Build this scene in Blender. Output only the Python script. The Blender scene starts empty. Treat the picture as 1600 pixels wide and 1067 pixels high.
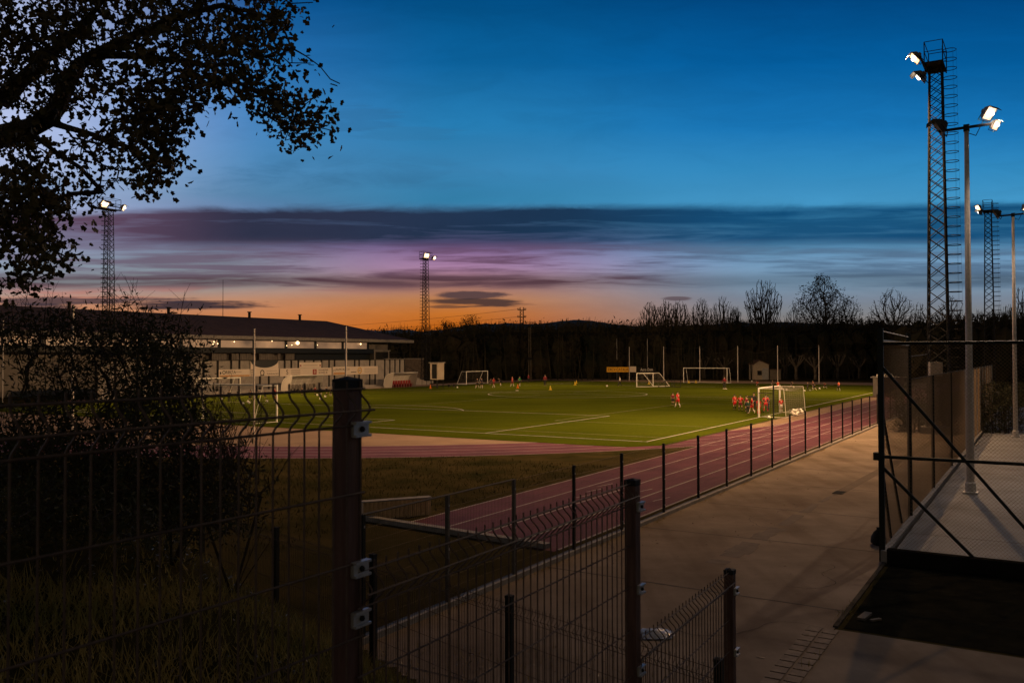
import bpy, bmesh, math, random
import numpy as np
from mathutils import Vector, Matrix

scene = bpy.context.scene
COL = scene.collection
R = math.radians
rnd = random.Random(7)
nrs = np.random.RandomState(11)

# ------------------------------------------------------------------ camera geometry
F, TILT, ROLL, H = 1357.27, 0.0179, -0.0019, 4.31
CT, ST = math.cos(TILT), math.sin(TILT)

def ray(px, py):
    x, y = px - 800.0, py - 533.5
    c, s = math.cos(ROLL), math.sin(ROLL)
    u, v = c * x + s * y, -s * x + c * y
    xc, yc, zc = u / F, 1.0, -v / F
    return Vector((xc, yc * CT - zc * ST, yc * ST + zc * CT))

def G(px, py, z=0.0):
    d = ray(px, py)
    k = (z - H) / d.z
    return Vector((d.x * k, d.y * k, z))

def PT(px, py, Y):
    d = ray(px, py)
    k = Y / d.y
    return Vector((d.x * k, Y, H + d.z * k))

PSI = 0.5481
UX, UY = math.sin(PSI), math.cos(PSI)          # along the touchline, away
LX, LY = -UY, UX                                # along the goal line, to the left
CX, CY = 6.7943, 44.0576                        # near right corner of the pitch
PW, PL = 59.85, 96.5
AU = math.atan2(UY, UX)                         # heading of u

def P(a, b, z=0.0):
    return Vector((CX + a * LX + b * UX, CY + a * LY + b * UY, z))

def on_line(a, px):
    """b of the point on the line a=const that lies in the vertical plane through column px"""
    d = ray(px, 558); k = d.x / d.y
    x0, y0 = CX + a * LX, CY + a * LY
    return (k * y0 - x0) / (UX - k * UY)

def on_row(b, px):
    d = ray(px, 558); k = d.x / d.y
    x0, y0 = CX + b * UX, CY + b * UY
    return (k * y0 - x0) / (LX - k * LY)

def bank(x, y):
    """height of the grass bank the photographer stands on"""
    d = (x + 1.36) * 0.81 + (y - 5.0) * 0.59
    t = min(1.0, max(0.0, d / 4.0))
    s = t * t * (3 - 2 * t)
    side = min(1.0, max(0.0, (-x - 1.0) / 9.0))
    far = min(1.0, max(0.0, (y - 14) / 10.0))
    left = min(1.0, max(0.0, (x + 40) / 20.0))
    return (2.45 + 0.25 * side) * (1 - s) * (1 - far) * left

# ------------------------------------------------------------------ helpers
def link(o):
    COL.objects.link(o); return o

class MB:
    def __init__(self): self.v = []; self.f = []
    def add(self, vs, fs):
        n = len(self.v); self.v.extend([tuple(p) for p in vs]); self.f.extend([tuple(i + n for i in q) for q in fs])
    def box(self, c, s, rz=0.0):
        cx, cy, cz = c; hx, hy, hz = s[0] / 2, s[1] / 2, s[2] / 2
        co, si = math.cos(rz), math.sin(rz); vs = []
        for z in (-hz, hz):
            for x, y in ((-hx, -hy), (hx, -hy), (hx, hy), (-hx, hy)):
                vs.append((cx + x * co - y * si, cy + x * si + y * co, cz + z))
        self.add(vs, [(3, 2, 1, 0), (4, 5, 6, 7), (0, 1, 5, 4), (1, 2, 6, 5), (2, 3, 7, 6), (3, 0, 4, 7)])
    def tube(self, p0, p1, r0, r1=None, n=6, cap=True):
        r1 = r0 if r1 is None else r1
        p0, p1 = Vector(p0), Vector(p1); d = p1 - p0
        if d.length < 1e-6: return
        d.normalize()
        a = d.orthogonal().normalized(); b = d.cross(a)
        vs = []
        for p, r in ((p0, r0), (p1, r1)):
            for i in range(n):
                t = 2 * math.pi * i / n + math.pi / 4
                vs.append(p + (a * math.cos(t) + b * math.sin(t)) * r)
        fs = [(i, (i + 1) % n, n + (i + 1) % n, n + i) for i in range(n)]
        if cap: fs += [tuple(range(n - 1, -1, -1)), tuple(range(n, 2 * n))]
        self.add(vs, fs)
    def path(self, pts, r, n=6):
        for q0, q1 in zip(pts[:-1], pts[1:]): self.tube(q0, q1, r, r, n)
    def ring(self, c, rad, r, nseg=14, n=4, ax=None):
        ax = ax or (Vector((1, 0, 0)), Vector((0, 1, 0)))
        c = Vector(c); pts = [c + ax[0] * rad * math.cos(2 * math.pi * i / nseg) + ax[1] * rad * math.sin(2 * math.pi * i / nseg) for i in range(nseg + 1)]
        self.path(pts, r, n)
    def lathe(self, c, prof, n=12):
        cx, cy, cz = c; vs = []
        for r, z in prof:
            for i in range(n):
                t = 2 * math.pi * i / n; vs.append((cx + r * math.cos(t), cy + r * math.sin(t), cz + z))
        fs = []
        for k in range(len(prof) - 1):
            for i in range(n):
                fs.append((k * n + i, k * n + (i + 1) % n, (k + 1) * n + (i + 1) % n, (k + 1) * n + i))
        fs += [tuple(range(n - 1, -1, -1)), tuple(range((len(prof) - 1) * n, len(prof) * n))]
        self.add(vs, fs)
    def ball(self, c, r, n=10, m=6, sz=1.0):
        prof = [(max(1e-4, r * math.sin(math.pi * k / m)), -r * sz * math.cos(math.pi * k / m)) for k in range(m + 1)]
        self.lathe(c, prof, n)
    def prism(self, poly, n0, thick):
        """poly: list of Vectors in a plane, extruded by vector n0*thick"""
        k = len(poly); off = Vector(n0) * thick
        vs = [Vector(p) for p in poly] + [Vector(p) + off for p in poly]
        fs = [tuple(range(k - 1, -1, -1)), tuple(range(k, 2 * k))] + [(i, (i + 1) % k, k + (i + 1) % k, k + i) for i in range(k)]
        self.add(vs, fs)
    def poly(self, pts):
        self.add(pts, [tuple(range(len(pts)))])
    def build(self, name, m, parent=None, smooth=False):
        me = bpy.data.meshes.new(name)
        vs = self.v
        if parent is not None:
            o = parent
            off = Vector((0, 0, 0))
            while o is not None: off += o.location; o = o.parent
            vs = [(x - off.x, y - off.y, z - off.z) for x, y, z in vs]
        me.from_pydata(vs, [], self.f); me.update()
        if smooth: me.polygons.foreach_set('use_smooth', [True] * len(me.polygons))
        if m is not None: me.materials.append(m)
        ob = link(bpy.data.objects.new(name, me))
        if parent is not None: ob.parent = parent
        return ob

def tag(o, label=None, cat=None, group=None, kind=None):
    if label: o['label'] = label
    if cat: o['category'] = cat
    if group: o['group'] = group
    if kind: o['kind'] = kind
    return o

def empty(name, loc=(0, 0, 0), label=None, cat=None, group=None):
    o = link(bpy.data.objects.new(name, None)); o.location = loc; o.empty_display_size = 0.2
    return tag(o, label, cat, group)

def copy_tree(o, parent=None):
    c = o.copy(); COL.objects.link(c)
    if parent is not None: c.parent = parent
    for ch in [x for x in o.children]: copy_tree(ch, c)
    return c

def srgb(r, g, b):
    def f(c):
        c /= 255.0
        return c / 12.92 if c <= 0.04045 else ((c + 0.055) / 1.055) ** 2.4
    return (f(r), f(g), f(b))

# ------------------------------------------------------------------ materials
def newmat(name):
    m = bpy.data.materials.new(name); m.use_nodes = True
    nt = m.node_tree
    return m, nt, nt.nodes['Principled BSDF']

def mat(name, c, rough=0.7, metal=0.0, var=0.25, scale=6.0, bump=0.0, c2=None, detail=6, spec=0.4, coord='Object', stretch=None):
    m, nt, bs = newmat(name)
    bs.inputs['Roughness'].default_value = rough; bs.inputs['Metallic'].default_value = metal
    bs.inputs['Specular IOR Level'].default_value = spec
    tc = nt.nodes.new('ShaderNodeTexCoord'); src = tc.outputs[coord]
    if stretch:
        mp = nt.nodes.new('ShaderNodeMapping'); mp.inputs['Scale'].default_value = stretch
        nt.links.new(src, mp.inputs['Vector']); src = mp.outputs['Vector']
    n = nt.nodes.new('ShaderNodeTexNoise'); n.inputs['Scale'].default_value = scale; n.inputs['Detail'].default_value = detail
    n.inputs['Roughness'].default_value = 0.62
    nt.links.new(src, n.inputs['Vector'])
    rp = nt.nodes.new('ShaderNodeValToRGB'); rp.color_ramp.elements[0].position = 0.3; rp.color_ramp.elements[1].position = 0.72
    if c2 is None: c2 = tuple(x * (1 + var) for x in c); c1 = tuple(x * (1 - var) for x in c)
    else: c1 = c
    rp.color_ramp.elements[0].color = (*c1, 1); rp.color_ramp.elements[1].color = (*c2, 1)
    nt.links.new(n.outputs['Fac'], rp.inputs['Fac']); nt.links.new(rp.outputs['Color'], bs.inputs['Base Color'])
    if bump:
        bp = nt.nodes.new('ShaderNodeBump'); bp.inputs['Strength'].default_value = bump; bp.inputs['Distance'].default_value = 0.02
        n2 = nt.nodes.new('ShaderNodeTexNoise'); n2.inputs['Scale'].default_value = scale * 6; n2.inputs['Detail'].default_value = 4
        nt.links.new(src, n2.inputs['Vector'])
        nt.links.new(n2.outputs['Fac'], bp.inputs['Height']); nt.links.new(bp.outputs['Normal'], bs.inputs['Normal'])
    return m

def emis(name, c, s):
    m, nt, bs = newmat(name)
    bs.inputs['Base Color'].default_value = (0.8, 0.8, 0.8, 1)
    bs.inputs['Emission Color'].default_value = (*c, 1); bs.inputs['Emission Strength'].default_value = s
    return m

M = {}
M['galv'] = mat('galvanised_steel', (0.55, 0.52, 0.50), 0.6, 0.0, 0.2, 9, 0.1)
M['galv_dim'] = mat('dull_galvanised_steel', (0.13, 0.12, 0.11), 0.7, 0.0, 0.2, 9, 0.1, spec=.2)
M['tower'] = mat('weathered_tower_steel', (0.026, 0.028, 0.032), 0.8, 0.0, 0.3, 5, spec=.1)
M['lamp_shell'] = mat('cast_lamp_housing', (0.20, 0.18, 0.16), 0.55, 0.2, 0.3, 8)
M['lamp_dark'] = mat('dark_lamp_housing', (0.05, 0.05, 0.05), 0.6, 0.1, 0.3, 8)
M['fence_green'] = mat('green_coated_steel', (0.022, 0.026, 0.024), 0.6, 0.0, 0.3, 14, 0.15, spec=.15)
M['fence_wire'] = mat('brown_coated_wire', (0.130, 0.090, 0.070), 0.6, 0.0, 0.3, 30, spec=.15)
M['near_post'] = mat('dark_coated_post', (0.125, 0.072, 0.062), 0.6, 0.0, 0.45, 5, 0.2, stretch=(6, 6, 0.7), spec=.15)
M['clip'] = mat('zinc_clip', (0.5, 0.5, 0.52), 0.45, 0.5, 0.2, 60)
M['rubber'] = mat('black_rubber', (0.015, 0.015, 0.015), 0.8)
M['white'] = mat('white_painted_tube', (0.80, 0.79, 0.76), 0.45, 0, 0.06, 8)
M['net'] = mat('white_net_cord', (0.20, 0.19, 0.18), 0.9)
M['net_thin'] = mat('thin_grey_net_cord', (0.10, 0.10, 0.10), 0.9)
M['chain'] = mat('chain_link_wire', (0.26, 0.18, 0.11), 0.6, 0.1, 0.25, 20)
M['turf'] = None
M['dugshell'] = None
M['concrete'] = mat('pale_concrete', (0.26, 0.245, 0.235), 0.9, 0, 0.22, 1.4, 0.3)
M['kerb'] = mat('kerb_concrete', (0.27, 0.255, 0.24), 0.9, 0, 0.25, 3, 0.3)
M['roof'] = mat('brown_roof_tiles', (0.085, 0.046, 0.026), 0.85, 0, 0.3, 0.8, 0.2)
M['teal'] = mat('dark_teal_cladding', (0.007, 0.011, 0.012), 0.5, 0, 0.2, 2)
M['clad'] = mat('grey_ribbed_cladding', (0.16, 0.145, 0.13), 0.7, 0, 0.2, 1)
M['gap'] = mat('dark_recess', (0.012, 0.012, 0.012), 0.9)
M['bark'] = mat('oak_bark', (0.045, 0.034, 0.026), 0.95, 0, 0.4, 9, 0.6)
M['bark2'] = mat('grey_bark', (0.075, 0.062, 0.052), 0.95, 0, 0.35, 3)
M['leaf'] = mat('oak_leaf', (0.060, 0.070, 0.028), 0.6, 0, 0.4, 3, c2=(0.13, 0.085, 0.034), spec=.2)
M['leaf2'] = mat('shrub_leaf', (0.030, 0.044, 0.022), 0.7, 0, 0.4, 3, c2=(0.075, 0.064, 0.034), spec=.15)
M['wood_dark'] = mat('dark_woodland', (0.022, 0.028, 0.020), 0.95, 0, 0.4, 0.15, c2=(0.080, 0.064, 0.042), spec=0)
M['pollard'] = mat('plane_bark', (0.14, 0.115, 0.09), 0.95, 0, 0.3, 3)
M['court'] = mat('grey_court_concrete', (0.16, 0.165, 0.18), 0.8, 0, 0.3, 0.7, 0.1)
M['soil'] = mat('dark_soil', (0.010, 0.010, 0.008), 0.95, 0, 0.4, 2.2, 0.6, c2=(0.026, 0.024, 0.016), spec=0)
M['plaster'] = mat('hut_plaster', (0.42, 0.36, 0.29), 0.9, 0, 0.12, 1.2)
M['plaster2'] = mat('shed_plaster', (0.20, 0.17, 0.14), 0.9, 0, 0.2, 1.2)
M['board'] = mat('white_hoarding', (0.62, 0.55, 0.48), 0.6, 0, 0.06, 0.6)
M['yellow_board'] = mat('yellow_hoarding', (0.75, 0.40, 0.02), 0.6, 0, 0.06, 1)
M['ink'] = mat('black_print', (0.02, 0.018, 0.016), 0.7)
M['ink_red'] = mat('red_print', (0.28, 0.03, 0.02), 0.7)
M['ink_grey'] = mat('grey_print', (0.30, 0.26, 0.22), 0.7)
M['ink_yellow'] = mat('yellow_print', (0.55, 0.33, 0.03), 0.7)
M['ink_white'] = mat('white_print', (0.7, 0.68, 0.66), 0.7)
M['red_plastic'] = mat('dark_red_plastic', (0.22, 0.012, 0.015), 0.5)
M['skin'] = mat('skin', (0.42, 0.26, 0.18), 0.6, 0, 0.08, 10)
M['hair'] = mat('dark_hair', (0.02, 0.014, 0.01), 0.7)
M['hair_red'] = mat('ginger_hair', (0.30, 0.10, 0.03), 0.7)
M['c_red'] = mat('red_sportswear', (0.55, 0.016, 0.022), 0.8, 0, 0.2, 6)
M['c_orange'] = mat('orange_red_sportswear', (0.60, 0.06, 0.02), 0.8, 0, 0.2, 6)
M['c_maroon'] = mat('maroon_sportswear', (0.20, 0.012, 0.03), 0.8, 0, 0.2, 6)
M['c_dark'] = mat('dark_sportswear', (0.022, 0.022, 0.028), 0.8, 0, 0.2, 6)
M['c_navy'] = mat('navy_sportswear', (0.025, 0.03, 0.07), 0.8, 0, 0.2, 6)
M['c_green'] = mat('green_bib', (0.02, 0.32, 0.10), 0.8, 0, 0.2, 6)
M['c_dgreen'] = mat('dark_green_jacket', (0.015, 0.055, 0.045), 0.8, 0, 0.2, 6)
M['c_white'] = mat('white_sportswear', (0.65, 0.62, 0.6), 0.8, 0, 0.1, 6)
M['c_yellow'] = mat('yellow_bib', (0.75, 0.5, 0.04), 0.8, 0, 0.1, 6)
M['boots'] = mat('football_boots', (0.03, 0.03, 0.03), 0.6)
M['cone_o'] = mat('orange_cone', (0.85, 0.22, 0.03), 0.5)
M['cone_y'] = mat('yellow_cone', (0.85, 0.62, 0.06), 0.5)
M['bag'] = mat('crumpled_plastic_sheet', (0.28, 0.32, 0.38), 0.35, 0, 0.3, 8)
M['lens'] = emis('lit_lens', (1.0, 0.56, 0.27), 1.8)
M['arc'] = emis('arc_tube', (1.0, 0.86, 0.68), 7)
M['lens_c'] = emis('lit_court_lens', (1.0, 0.60, 0.36), 1.5)
M['window'] = None

def shirt_number(): pass

# turf with mowing bands
def turf_mat():
    m, nt, bs = newmat('artificial_turf'); bs.inputs['Roughness'].default_value = 1.0; bs.inputs['Specular IOR Level'].default_value = 0.0
    tc = nt.nodes.new('ShaderNodeTexCoord')
    n1 = nt.nodes.new('ShaderNodeTexNoise'); n1.inputs['Scale'].default_value = 0.09; n1.inputs['Detail'].default_value = 5
    n2 = nt.nodes.new('ShaderNodeTexNoise'); n2.inputs['Scale'].default_value = 5.0; n2.inputs['Detail'].default_value = 8
    mp = nt.nodes.new('ShaderNodeMapping'); mp.inputs['Rotation'].default_value = (0, 0, -AU); mp.inputs['Scale'].default_value = (0.25, 1, 1)
    n3 = nt.nodes.new('ShaderNodeTexNoise'); n3.inputs['Scale'].default_value = 0.35; n3.inputs['Detail'].default_value = 4
    for n in (n1, n2): nt.links.new(tc.outputs['Object'], n.inputs['Vector'])
    nt.links.new(tc.outputs['Object'], mp.inputs['Vector']); nt.links.new(mp.outputs['Vector'], n3.inputs['Vector'])
    def mx(a, b, f=0.5):
        q = nt.nodes.new('ShaderNodeMath'); q.operation = 'MULTIPLY_ADD'; nt.links.new(a, q.inputs[0]); q.inputs[1].default_value = f; nt.links.new(b, q.inputs[2]); return q.outputs[0]
    s = mx(n2.outputs['Fac'], n1.outputs['Fac'], 0.55); s = mx(n3.outputs['Fac'], s, 0.6)
    rp = nt.nodes.new('ShaderNodeValToRGB'); rp.color_ramp.elements[0].position = 0.75; rp.color_ramp.elements[1].position = 1.35
    mr = nt.nodes.new('ShaderNodeMapRange'); mr.inputs['From Min'].default_value = 0.75; mr.inputs['From Max'].default_value = 1.4
    nt.links.new(s, mr.inputs['Value'])
    rp.color_ramp.elements[0].position = 0; rp.color_ramp.elements[1].position = 1
    rp.color_ramp.elements[0].color = (0.036, 0.052, 0.0050, 1); rp.color_ramp.elements[1].color = (0.078, 0.096, 0.0085, 1)
    nt.links.new(mr.outputs['Result'], rp.inputs['Fac']); nt.links.new(rp.outputs['Color'], bs.inputs['Base Color'])
    bp = nt.nodes.new('ShaderNodeBump'); bp.inputs['Strength'].default_value = 0.5; bp.inputs['Distance'].default_value = 0.03
    n4 = nt.nodes.new('ShaderNodeTexNoise'); n4.inputs['Scale'].default_value = 25; nt.links.new(tc.outputs['Object'], n4.inputs['Vector'])
    nt.links.new(n4.outputs['Fac'], bp.inputs['Height']); nt.links.new(bp.outputs['Normal'], bs.inputs['Normal'])
    return m
M['turf'] = turf_mat()
M['grass'] = mat('rough_grass', (0.024, 0.026, 0.010), 0.95, 0, 0.4, 0.55, 0.8, c2=(0.085, 0.066, 0.030), detail=10, spec=0.0)
M['track'] = mat('red_running_track', (0.098, 0.033, 0.056), 0.8, 0, 0.3, 0.5, 0.25, c2=(0.175, 0.066, 0.092), detail=10, spec=0.10)
M['apron'] = mat('tan_apron', (0.24, 0.17, 0.12), 0.9, 0, 0.2, 0.5, 0.2, c2=(0.34, 0.25, 0.18), detail=8, spec=0.05)
M['line'] = mat('line_paint', (0.34, 0.34, 0.30), 0.8, 0, 0.3, 1.5, detail=8)
M['tline'] = mat('track_line_paint', (0.33, 0.29, 0.28), 0.8, 0, 0.35, 1.5, detail=8)

def path_mat():
    """bare concrete path with stains and joints"""
    m, nt, bs = newmat('path_concrete'); bs.inputs['Roughness'].default_value = 0.95; bs.inputs['Specular IOR Level'].default_value = 0.08
    tc = nt.nodes.new('ShaderNodeTexCoord')
    n1 = nt.nodes.new('ShaderNodeTexNoise'); n1.inputs['Scale'].default_value = 0.45; n1.inputs['Detail'].default_value = 10; n1.inputs['Roughness'].default_value = 0.65
    nt.links.new(tc.outputs['Object'], n1.inputs['Vector'])
    rp = nt.nodes.new('ShaderNodeValToRGB'); e = rp.color_ramp.elements
    e[0].position = 0.36; e[0].color = (0.180, 0.142, 0.108, 1); e[1].position = 0.64; e[1].color = (0.285, 0.232, 0.185, 1)
    nt.links.new(n1.outputs['Fac'], rp.inputs['Fac'])
    mp = nt.nodes.new('ShaderNodeMapping'); mp.inputs['Rotation'].default_value = (0, 0, -AU); mp.inputs['Scale'].default_value = (2.2, 0.25, 1)
    nt.links.new(tc.outputs['Object'], mp.inputs['Vector'])
    n2 = nt.nodes.new('ShaderNodeTexNoise'); n2.inputs['Scale'].default_value = 0.5; n2.inputs['Detail'].default_value = 6
    nt.links.new(mp.outputs['Vector'], n2.inputs['Vector'])
    r2 = nt.nodes.new('ShaderNodeValToRGB'); r2.color_ramp.elements[0].position = 0.36; r2.color_ramp.elements[0].color = (0.80, 0.77, 0.74, 1)
    r2.color_ramp.elements[1].position = 0.52; r2.color_ramp.elements[1].color = (1, 1, 1, 1)
    nt.links.new(n2.outputs['Fac'], r2.inputs['Fac'])
    mxn = nt.nodes.new('ShaderNodeMix'); mxn.data_type = 'RGBA'; mxn.blend_type = 'MULTIPLY'; mxn.inputs['Factor'].default_value = 1
    nt.links.new(rp.outputs['Color'], mxn.inputs['A']); nt.links.new(r2.outputs['Color'], mxn.inputs['B'])
    nt.links.new(mxn.outputs['Result'], bs.inputs['Base Color'])
    bp = nt.nodes.new('ShaderNodeBump'); bp.inputs['Strength'].default_value = 0.25; bp.inputs['Distance'].default_value = 0.01
    n4 = nt.nodes.new('ShaderNodeTexNoise'); n4.inputs['Scale'].default_value = 18; n4.inputs['Detail'].default_value = 5; nt.links.new(tc.outputs['Object'], n4.inputs['Vector'])
    nt.links.new(n4.outputs['Fac'], bp.inputs['Height']); nt.links.new(bp.outputs['Normal'], bs.inputs['Normal'])
    return m
M['path'] = path_mat()
M['joint'] = mat('stained_joint', (0.065, 0.050, 0.040), 0.9, 0, 0.35, 2)
M['strip'] = mat('tan_channel_strip', (0.11, 0.075, 0.042), 0.9, 0, 0.3, 2)

def shell_mat():
    m, nt, bs = newmat('scratched_polycarbonate')
    bs.inputs['Base Color'].default_value = (0.55, 0.53, 0.5, 1); bs.inputs['Roughness'].default_value = 0.5
    bs.inputs['Alpha'].default_value = 0.72
    return m
M['dugshell'] = shell_mat()

def window_mat():
    m, nt, bs = newmat('lit_translucent_glazing')
    tc = nt.nodes.new('ShaderNodeTexCoord'); n = nt.nodes.new('ShaderNodeTexNoise'); n.inputs['Scale'].default_value = 0.35; n.inputs['Detail'].default_value = 3
    nt.links.new(tc.outputs['Object'], n.inputs['Vector'])
    rp = nt.nodes.new('ShaderNodeValToRGB'); rp.color_ramp.elements[0].position = 0.3; rp.color_ramp.elements[0].color = (0.05, 0.030, 0.018, 1)
    rp.color_ramp.elements[1].position = 0.75; rp.color_ramp.elements[1].color = (0.20, 0.105, 0.05, 1)
    nt.links.new(n.outputs['Fac'], rp.inputs['Fac'])
    bs.inputs['Base Color'].default_value = (0.1, 0.08, 0.06, 1); bs.inputs['Roughness'].default_value = 0.3
    nt.links.new(rp.outputs['Color'], bs.inputs['Emission Color']); bs.inputs['Emission Strength'].default_value = 1.9
    return m
M['window'] = window_mat()
M['bulb'] = emis('lit_bulb', (1.0, 0.62, 0.28), 5)

# ------------------------------------------------------------------ ground
def axis(segs):
    out = []
    for lo, hi, st in segs:
        n = max(1, int(round((hi - lo) / st))); out += [lo + (hi - lo) * i / n for i in range(n)]
    out.append(segs[-1][1]); return out
gx = axis([(-4000, -400, 600), (-400, -60, 40), (-60, -16, 4), (-16, 8, 0.25), (8, 60, 6), (60, 400, 40), (400, 4000, 600)])
gy = axis([(-60, -6, 9), (-6, 16, 0.25), (16, 40, 2), (40, 400, 30), (400, 6000, 800)])
m = MB(); nx = len(gx)
from mathutils import noise as mnoise
for y in gy:
    for x in gx:
        z = bank(x, y)
        if z > 0.02: z += 0.10 * mnoise.noise((x * 0.8, y * 0.8, 0)) * min(1, z) + 0.05 * mnoise.noise((x * 3, y * 3, 3)) * min(1, z)
        m.v.append((x, y, max(0.0, z)))
for j in range(len(gy) - 1):
    for i in range(nx - 1):
        m.f.append((j * nx + i, j * nx + i + 1, (j + 1) * nx + i + 1, (j + 1) * nx + i))
tag(m.build('ground', M['grass'], None, True), kind='structure')

CA, CB, RI = 29.92, 18.0, 32.92                 # centre and inner radius of the track bend
def sheet(name, pts, z, mt, parent=None):
    m = MB(); m.poly([(p.x, p.y, z) for p in pts]); return m.build(name, mt, parent)

def arc(r, t0, t1, n=64):
    return [P(CA - r * math.cos(t0 + (t1 - t0) * i / n), CB - r * math.sin(t0 + (t1 - t0) * i / n)) for i in range(n + 1)]
# apron inside the track
pts = [P(-3, 112)] + arc(RI, 0, math.pi) + [P(66.5, 18), P(66.5, 112)]
tag(sheet('apron', pts, 0.004, M['apron']), kind='structure')
# running track: straight with its chute, and the near bend
m = MB()
T_IN, T_OUT = -3.0, -7.88
m.poly([(*P(T_OUT, -24.2).xy, 0.008), (*P(T_OUT, 112).xy, 0.008), (*P(T_IN, 112).xy, 0.008), (*P(T_IN, -23.2).xy, 0.008)])
ti, to = arc(RI, 0, math.pi), arc(RI + 4.88, 0, math.pi)
for i in range(len(ti) - 1):
    m.poly([(*to[i].xy, 0.0068), (*to[i + 1].xy, 0.0068), (*ti[i + 1].xy, 0.0068), (*ti[i].xy, 0.0068)])
trk = tag(m.build('running_track', M['track']), kind='structure')
m = MB()
def strip_ab(m, a0, b0, a1, b1, w, z):
    p, q = P(a0, b0), P(a1, b1); d = (q - p).normalized(); n = Vector((-d.y, d.x, 0)) * w / 2
    m.poly([(*(p - n).xy, z), (*(q - n).xy, z), (*(q + n).xy, z), (*(p + n).xy, z)])
for k in range(5):
    a = T_IN - 1.22 * k
    strip_ab(m, a, -23.4 - 0.15 * k, a, 112, 0.075, 0.012)
    rr = RI + 1.22 * k
    A, B = arc(rr - 0.04, 0.02, math.pi), arc(rr + 0.04, 0.02, math.pi)
    for i in range(len(A) - 1):
        m.poly([(*B[i].xy, 0.0105), (*B[i + 1].xy, 0.0105), (*A[i + 1].xy, 0.0105), (*A[i].xy, 0.0105)])
for (a, b, l) in ((-4.9, -17.5, .9), (-4.7, -16.2, .9), (-4.5, -15.0, .9), (-6.1, -15.5, 1.0), (-7.2, -16.8, 1.0)):
    strip_ab(m, a, b, a - 0.15, b + l, 0.06, 0.0125)
m.build('lane_lines', M['tline'], trk)
# pitch
pts = [P(-1.5, 98), P(-1.5, -1.2), P(-0.2, -2.9), P(2, -3.1), P(61.2, -3.1), P(61.2, 98)]
turf = tag(sheet('football_pitch', pts, 0.016, M['turf']), kind='structure')
m = MB(); Z = 0.020
def ln(a0, b0, a1, b1, w=0.12): strip_ab(m, a0, b0, a1, b1, w, Z)
ZM = PW / 2
ln(0, -0.05, 0, PL); ln(PW, 0, PW, PL); Z = 0.0204
ln(-0.06, 0, PW + .06, 0); ln(-0.06, PL, PW + .06, PL); ln(0, PL / 2, PW, PL / 2)
for s, b0 in ((1, 0), (-1, PL)):
    for hw, dp in ((20.16, 16.5), (9.16, 5.5)):
        Z = 0.0208
        ln(ZM - hw, b0, ZM - hw, b0 + s * dp); ln(ZM + hw, b0, ZM + hw, b0 + s * dp); Z = 0.0212; ln(ZM - hw - .06, b0 + s * dp, ZM + hw + .06, b0 + s * dp)
def circ(a, b, r, t0, t1, n=72, w=0.12, z=0.0216):
    for i in range(n):
        t, u = t0 + (t1 - t0) * i / n, t0 + (t1 - t0) * (i + 1) / n
        q = [P(a + rr * math.cos(x), b + rr * math.sin(x)) for rr, x in ((r - w / 2, t), (r - w / 2, u), (r + w / 2, u), (r + w / 2, t))]
        m.poly([(p.x, p.y, z) for p in q])
circ(ZM, PL / 2, 9.15, 0, 2 * math.pi)
al = math.acos(5.5 / 9.15)
circ(ZM, 11, 9.15, math.pi / 2 - al, math.pi / 2 + al, 36); circ(ZM, PL - 11, 9.15, -math.pi / 2 - al, -math.pi / 2 + al, 36)
m.build('pitch_lines', M['line'], turf)
# thinner, paler lines of the crosswise small pitches
m = MB(); Z = 0.0188
for b0 in (2.5, 52): 
    ln(0, b0, PW, b0, .07); ln(0, b0 + 41.5, PW, b0 + 41.5, .07); ln(ZM + 1.2, b0, ZM + 1.2, b0 + 41.5, .07)
    for a0, s in ((0, 1), (PW, -1)):
        ln(a0, b0 + 8, a0 + s * 11, b0 + 8, .07); ln(a0, b0 + 33, a0 + s * 11, b0 + 33, .07); ln(a0 + s * 11, b0 + 8, a0 + s * 11, b0 + 33, .07)
M['line2'] = mat('faded_line_paint', (0.20, 0.20, 0.11), 0.8, 0, 0.3, 1.5)
m.build('faded_lines', M['line2'], turf)

# path
FA, SA = -8.35, -14.3                            # track fence and court fence, as a-coordinates
pts = [P(FA + 0.12, -46), P(SA, -46), P(SA, 30), P(FA + .12, 30)]
pth = tag(sheet('path', pts, 0.005, M['path']), kind='structure')
m = MB()
for b in (-31.5, -25.5, -20.6, -16.2, -11.4, -6.8, -2.2, 3, 8, 13): 
    strip_ab(m, FA - .1, b, SA + .05, b + rnd.uniform(-.15, .15), 0.05, 0.009)
m.build('expansion_joints', M['joint'], pth)
m = MB()
p0, p1 = G(1311, 770), G(1372, 737)
d = (p1 - p0).normalized(); n = Vector((-d.y, d.x, 0)) * 0.17
far = p1 + d * 18
m.poly([(*(p0 - n).xy, .0085), (*(far - n).xy, .0085), (*(far + n).xy, .0085), (*(p0 + n).xy, .0085)])
m.build('channel_strip', M['strip'], pth)
m = MB(); rs = random.Random(3)                   # patched brown repair running down from the grate
q = p0 - d * 0.4; w = .09
L = [q]; 
for k in range(26):
    q = q - d * 0.42 + Vector((rs.uniform(-.05, .05), rs.uniform(-.05, .05), 0)); L.append(q)
for k in range(26):
    w0, w1 = .06 + .009 * k * rs.uniform(.7, 1.2), .06 + .009 * (k + 1)
    nn = Vector((-d.y, d.x, 0))
    if k % 5 == 4: continue
    m.poly([(*(L[k] - nn * w0).xy, .0078), (*(L[k] + nn * w0).xy, .0078), (*(L[k + 1] + nn * w0).xy, .0078), (*(L[k + 1] - nn * w0).xy, .0078)])
M['stain'] = mat('brown_repair_patch', (0.075, 0.054, 0.038), 0.9, 0, 0.4, 3, c2=(0.15, 0.112, 0.082))
m.build('repair_patches', M['stain'], pth)
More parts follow.
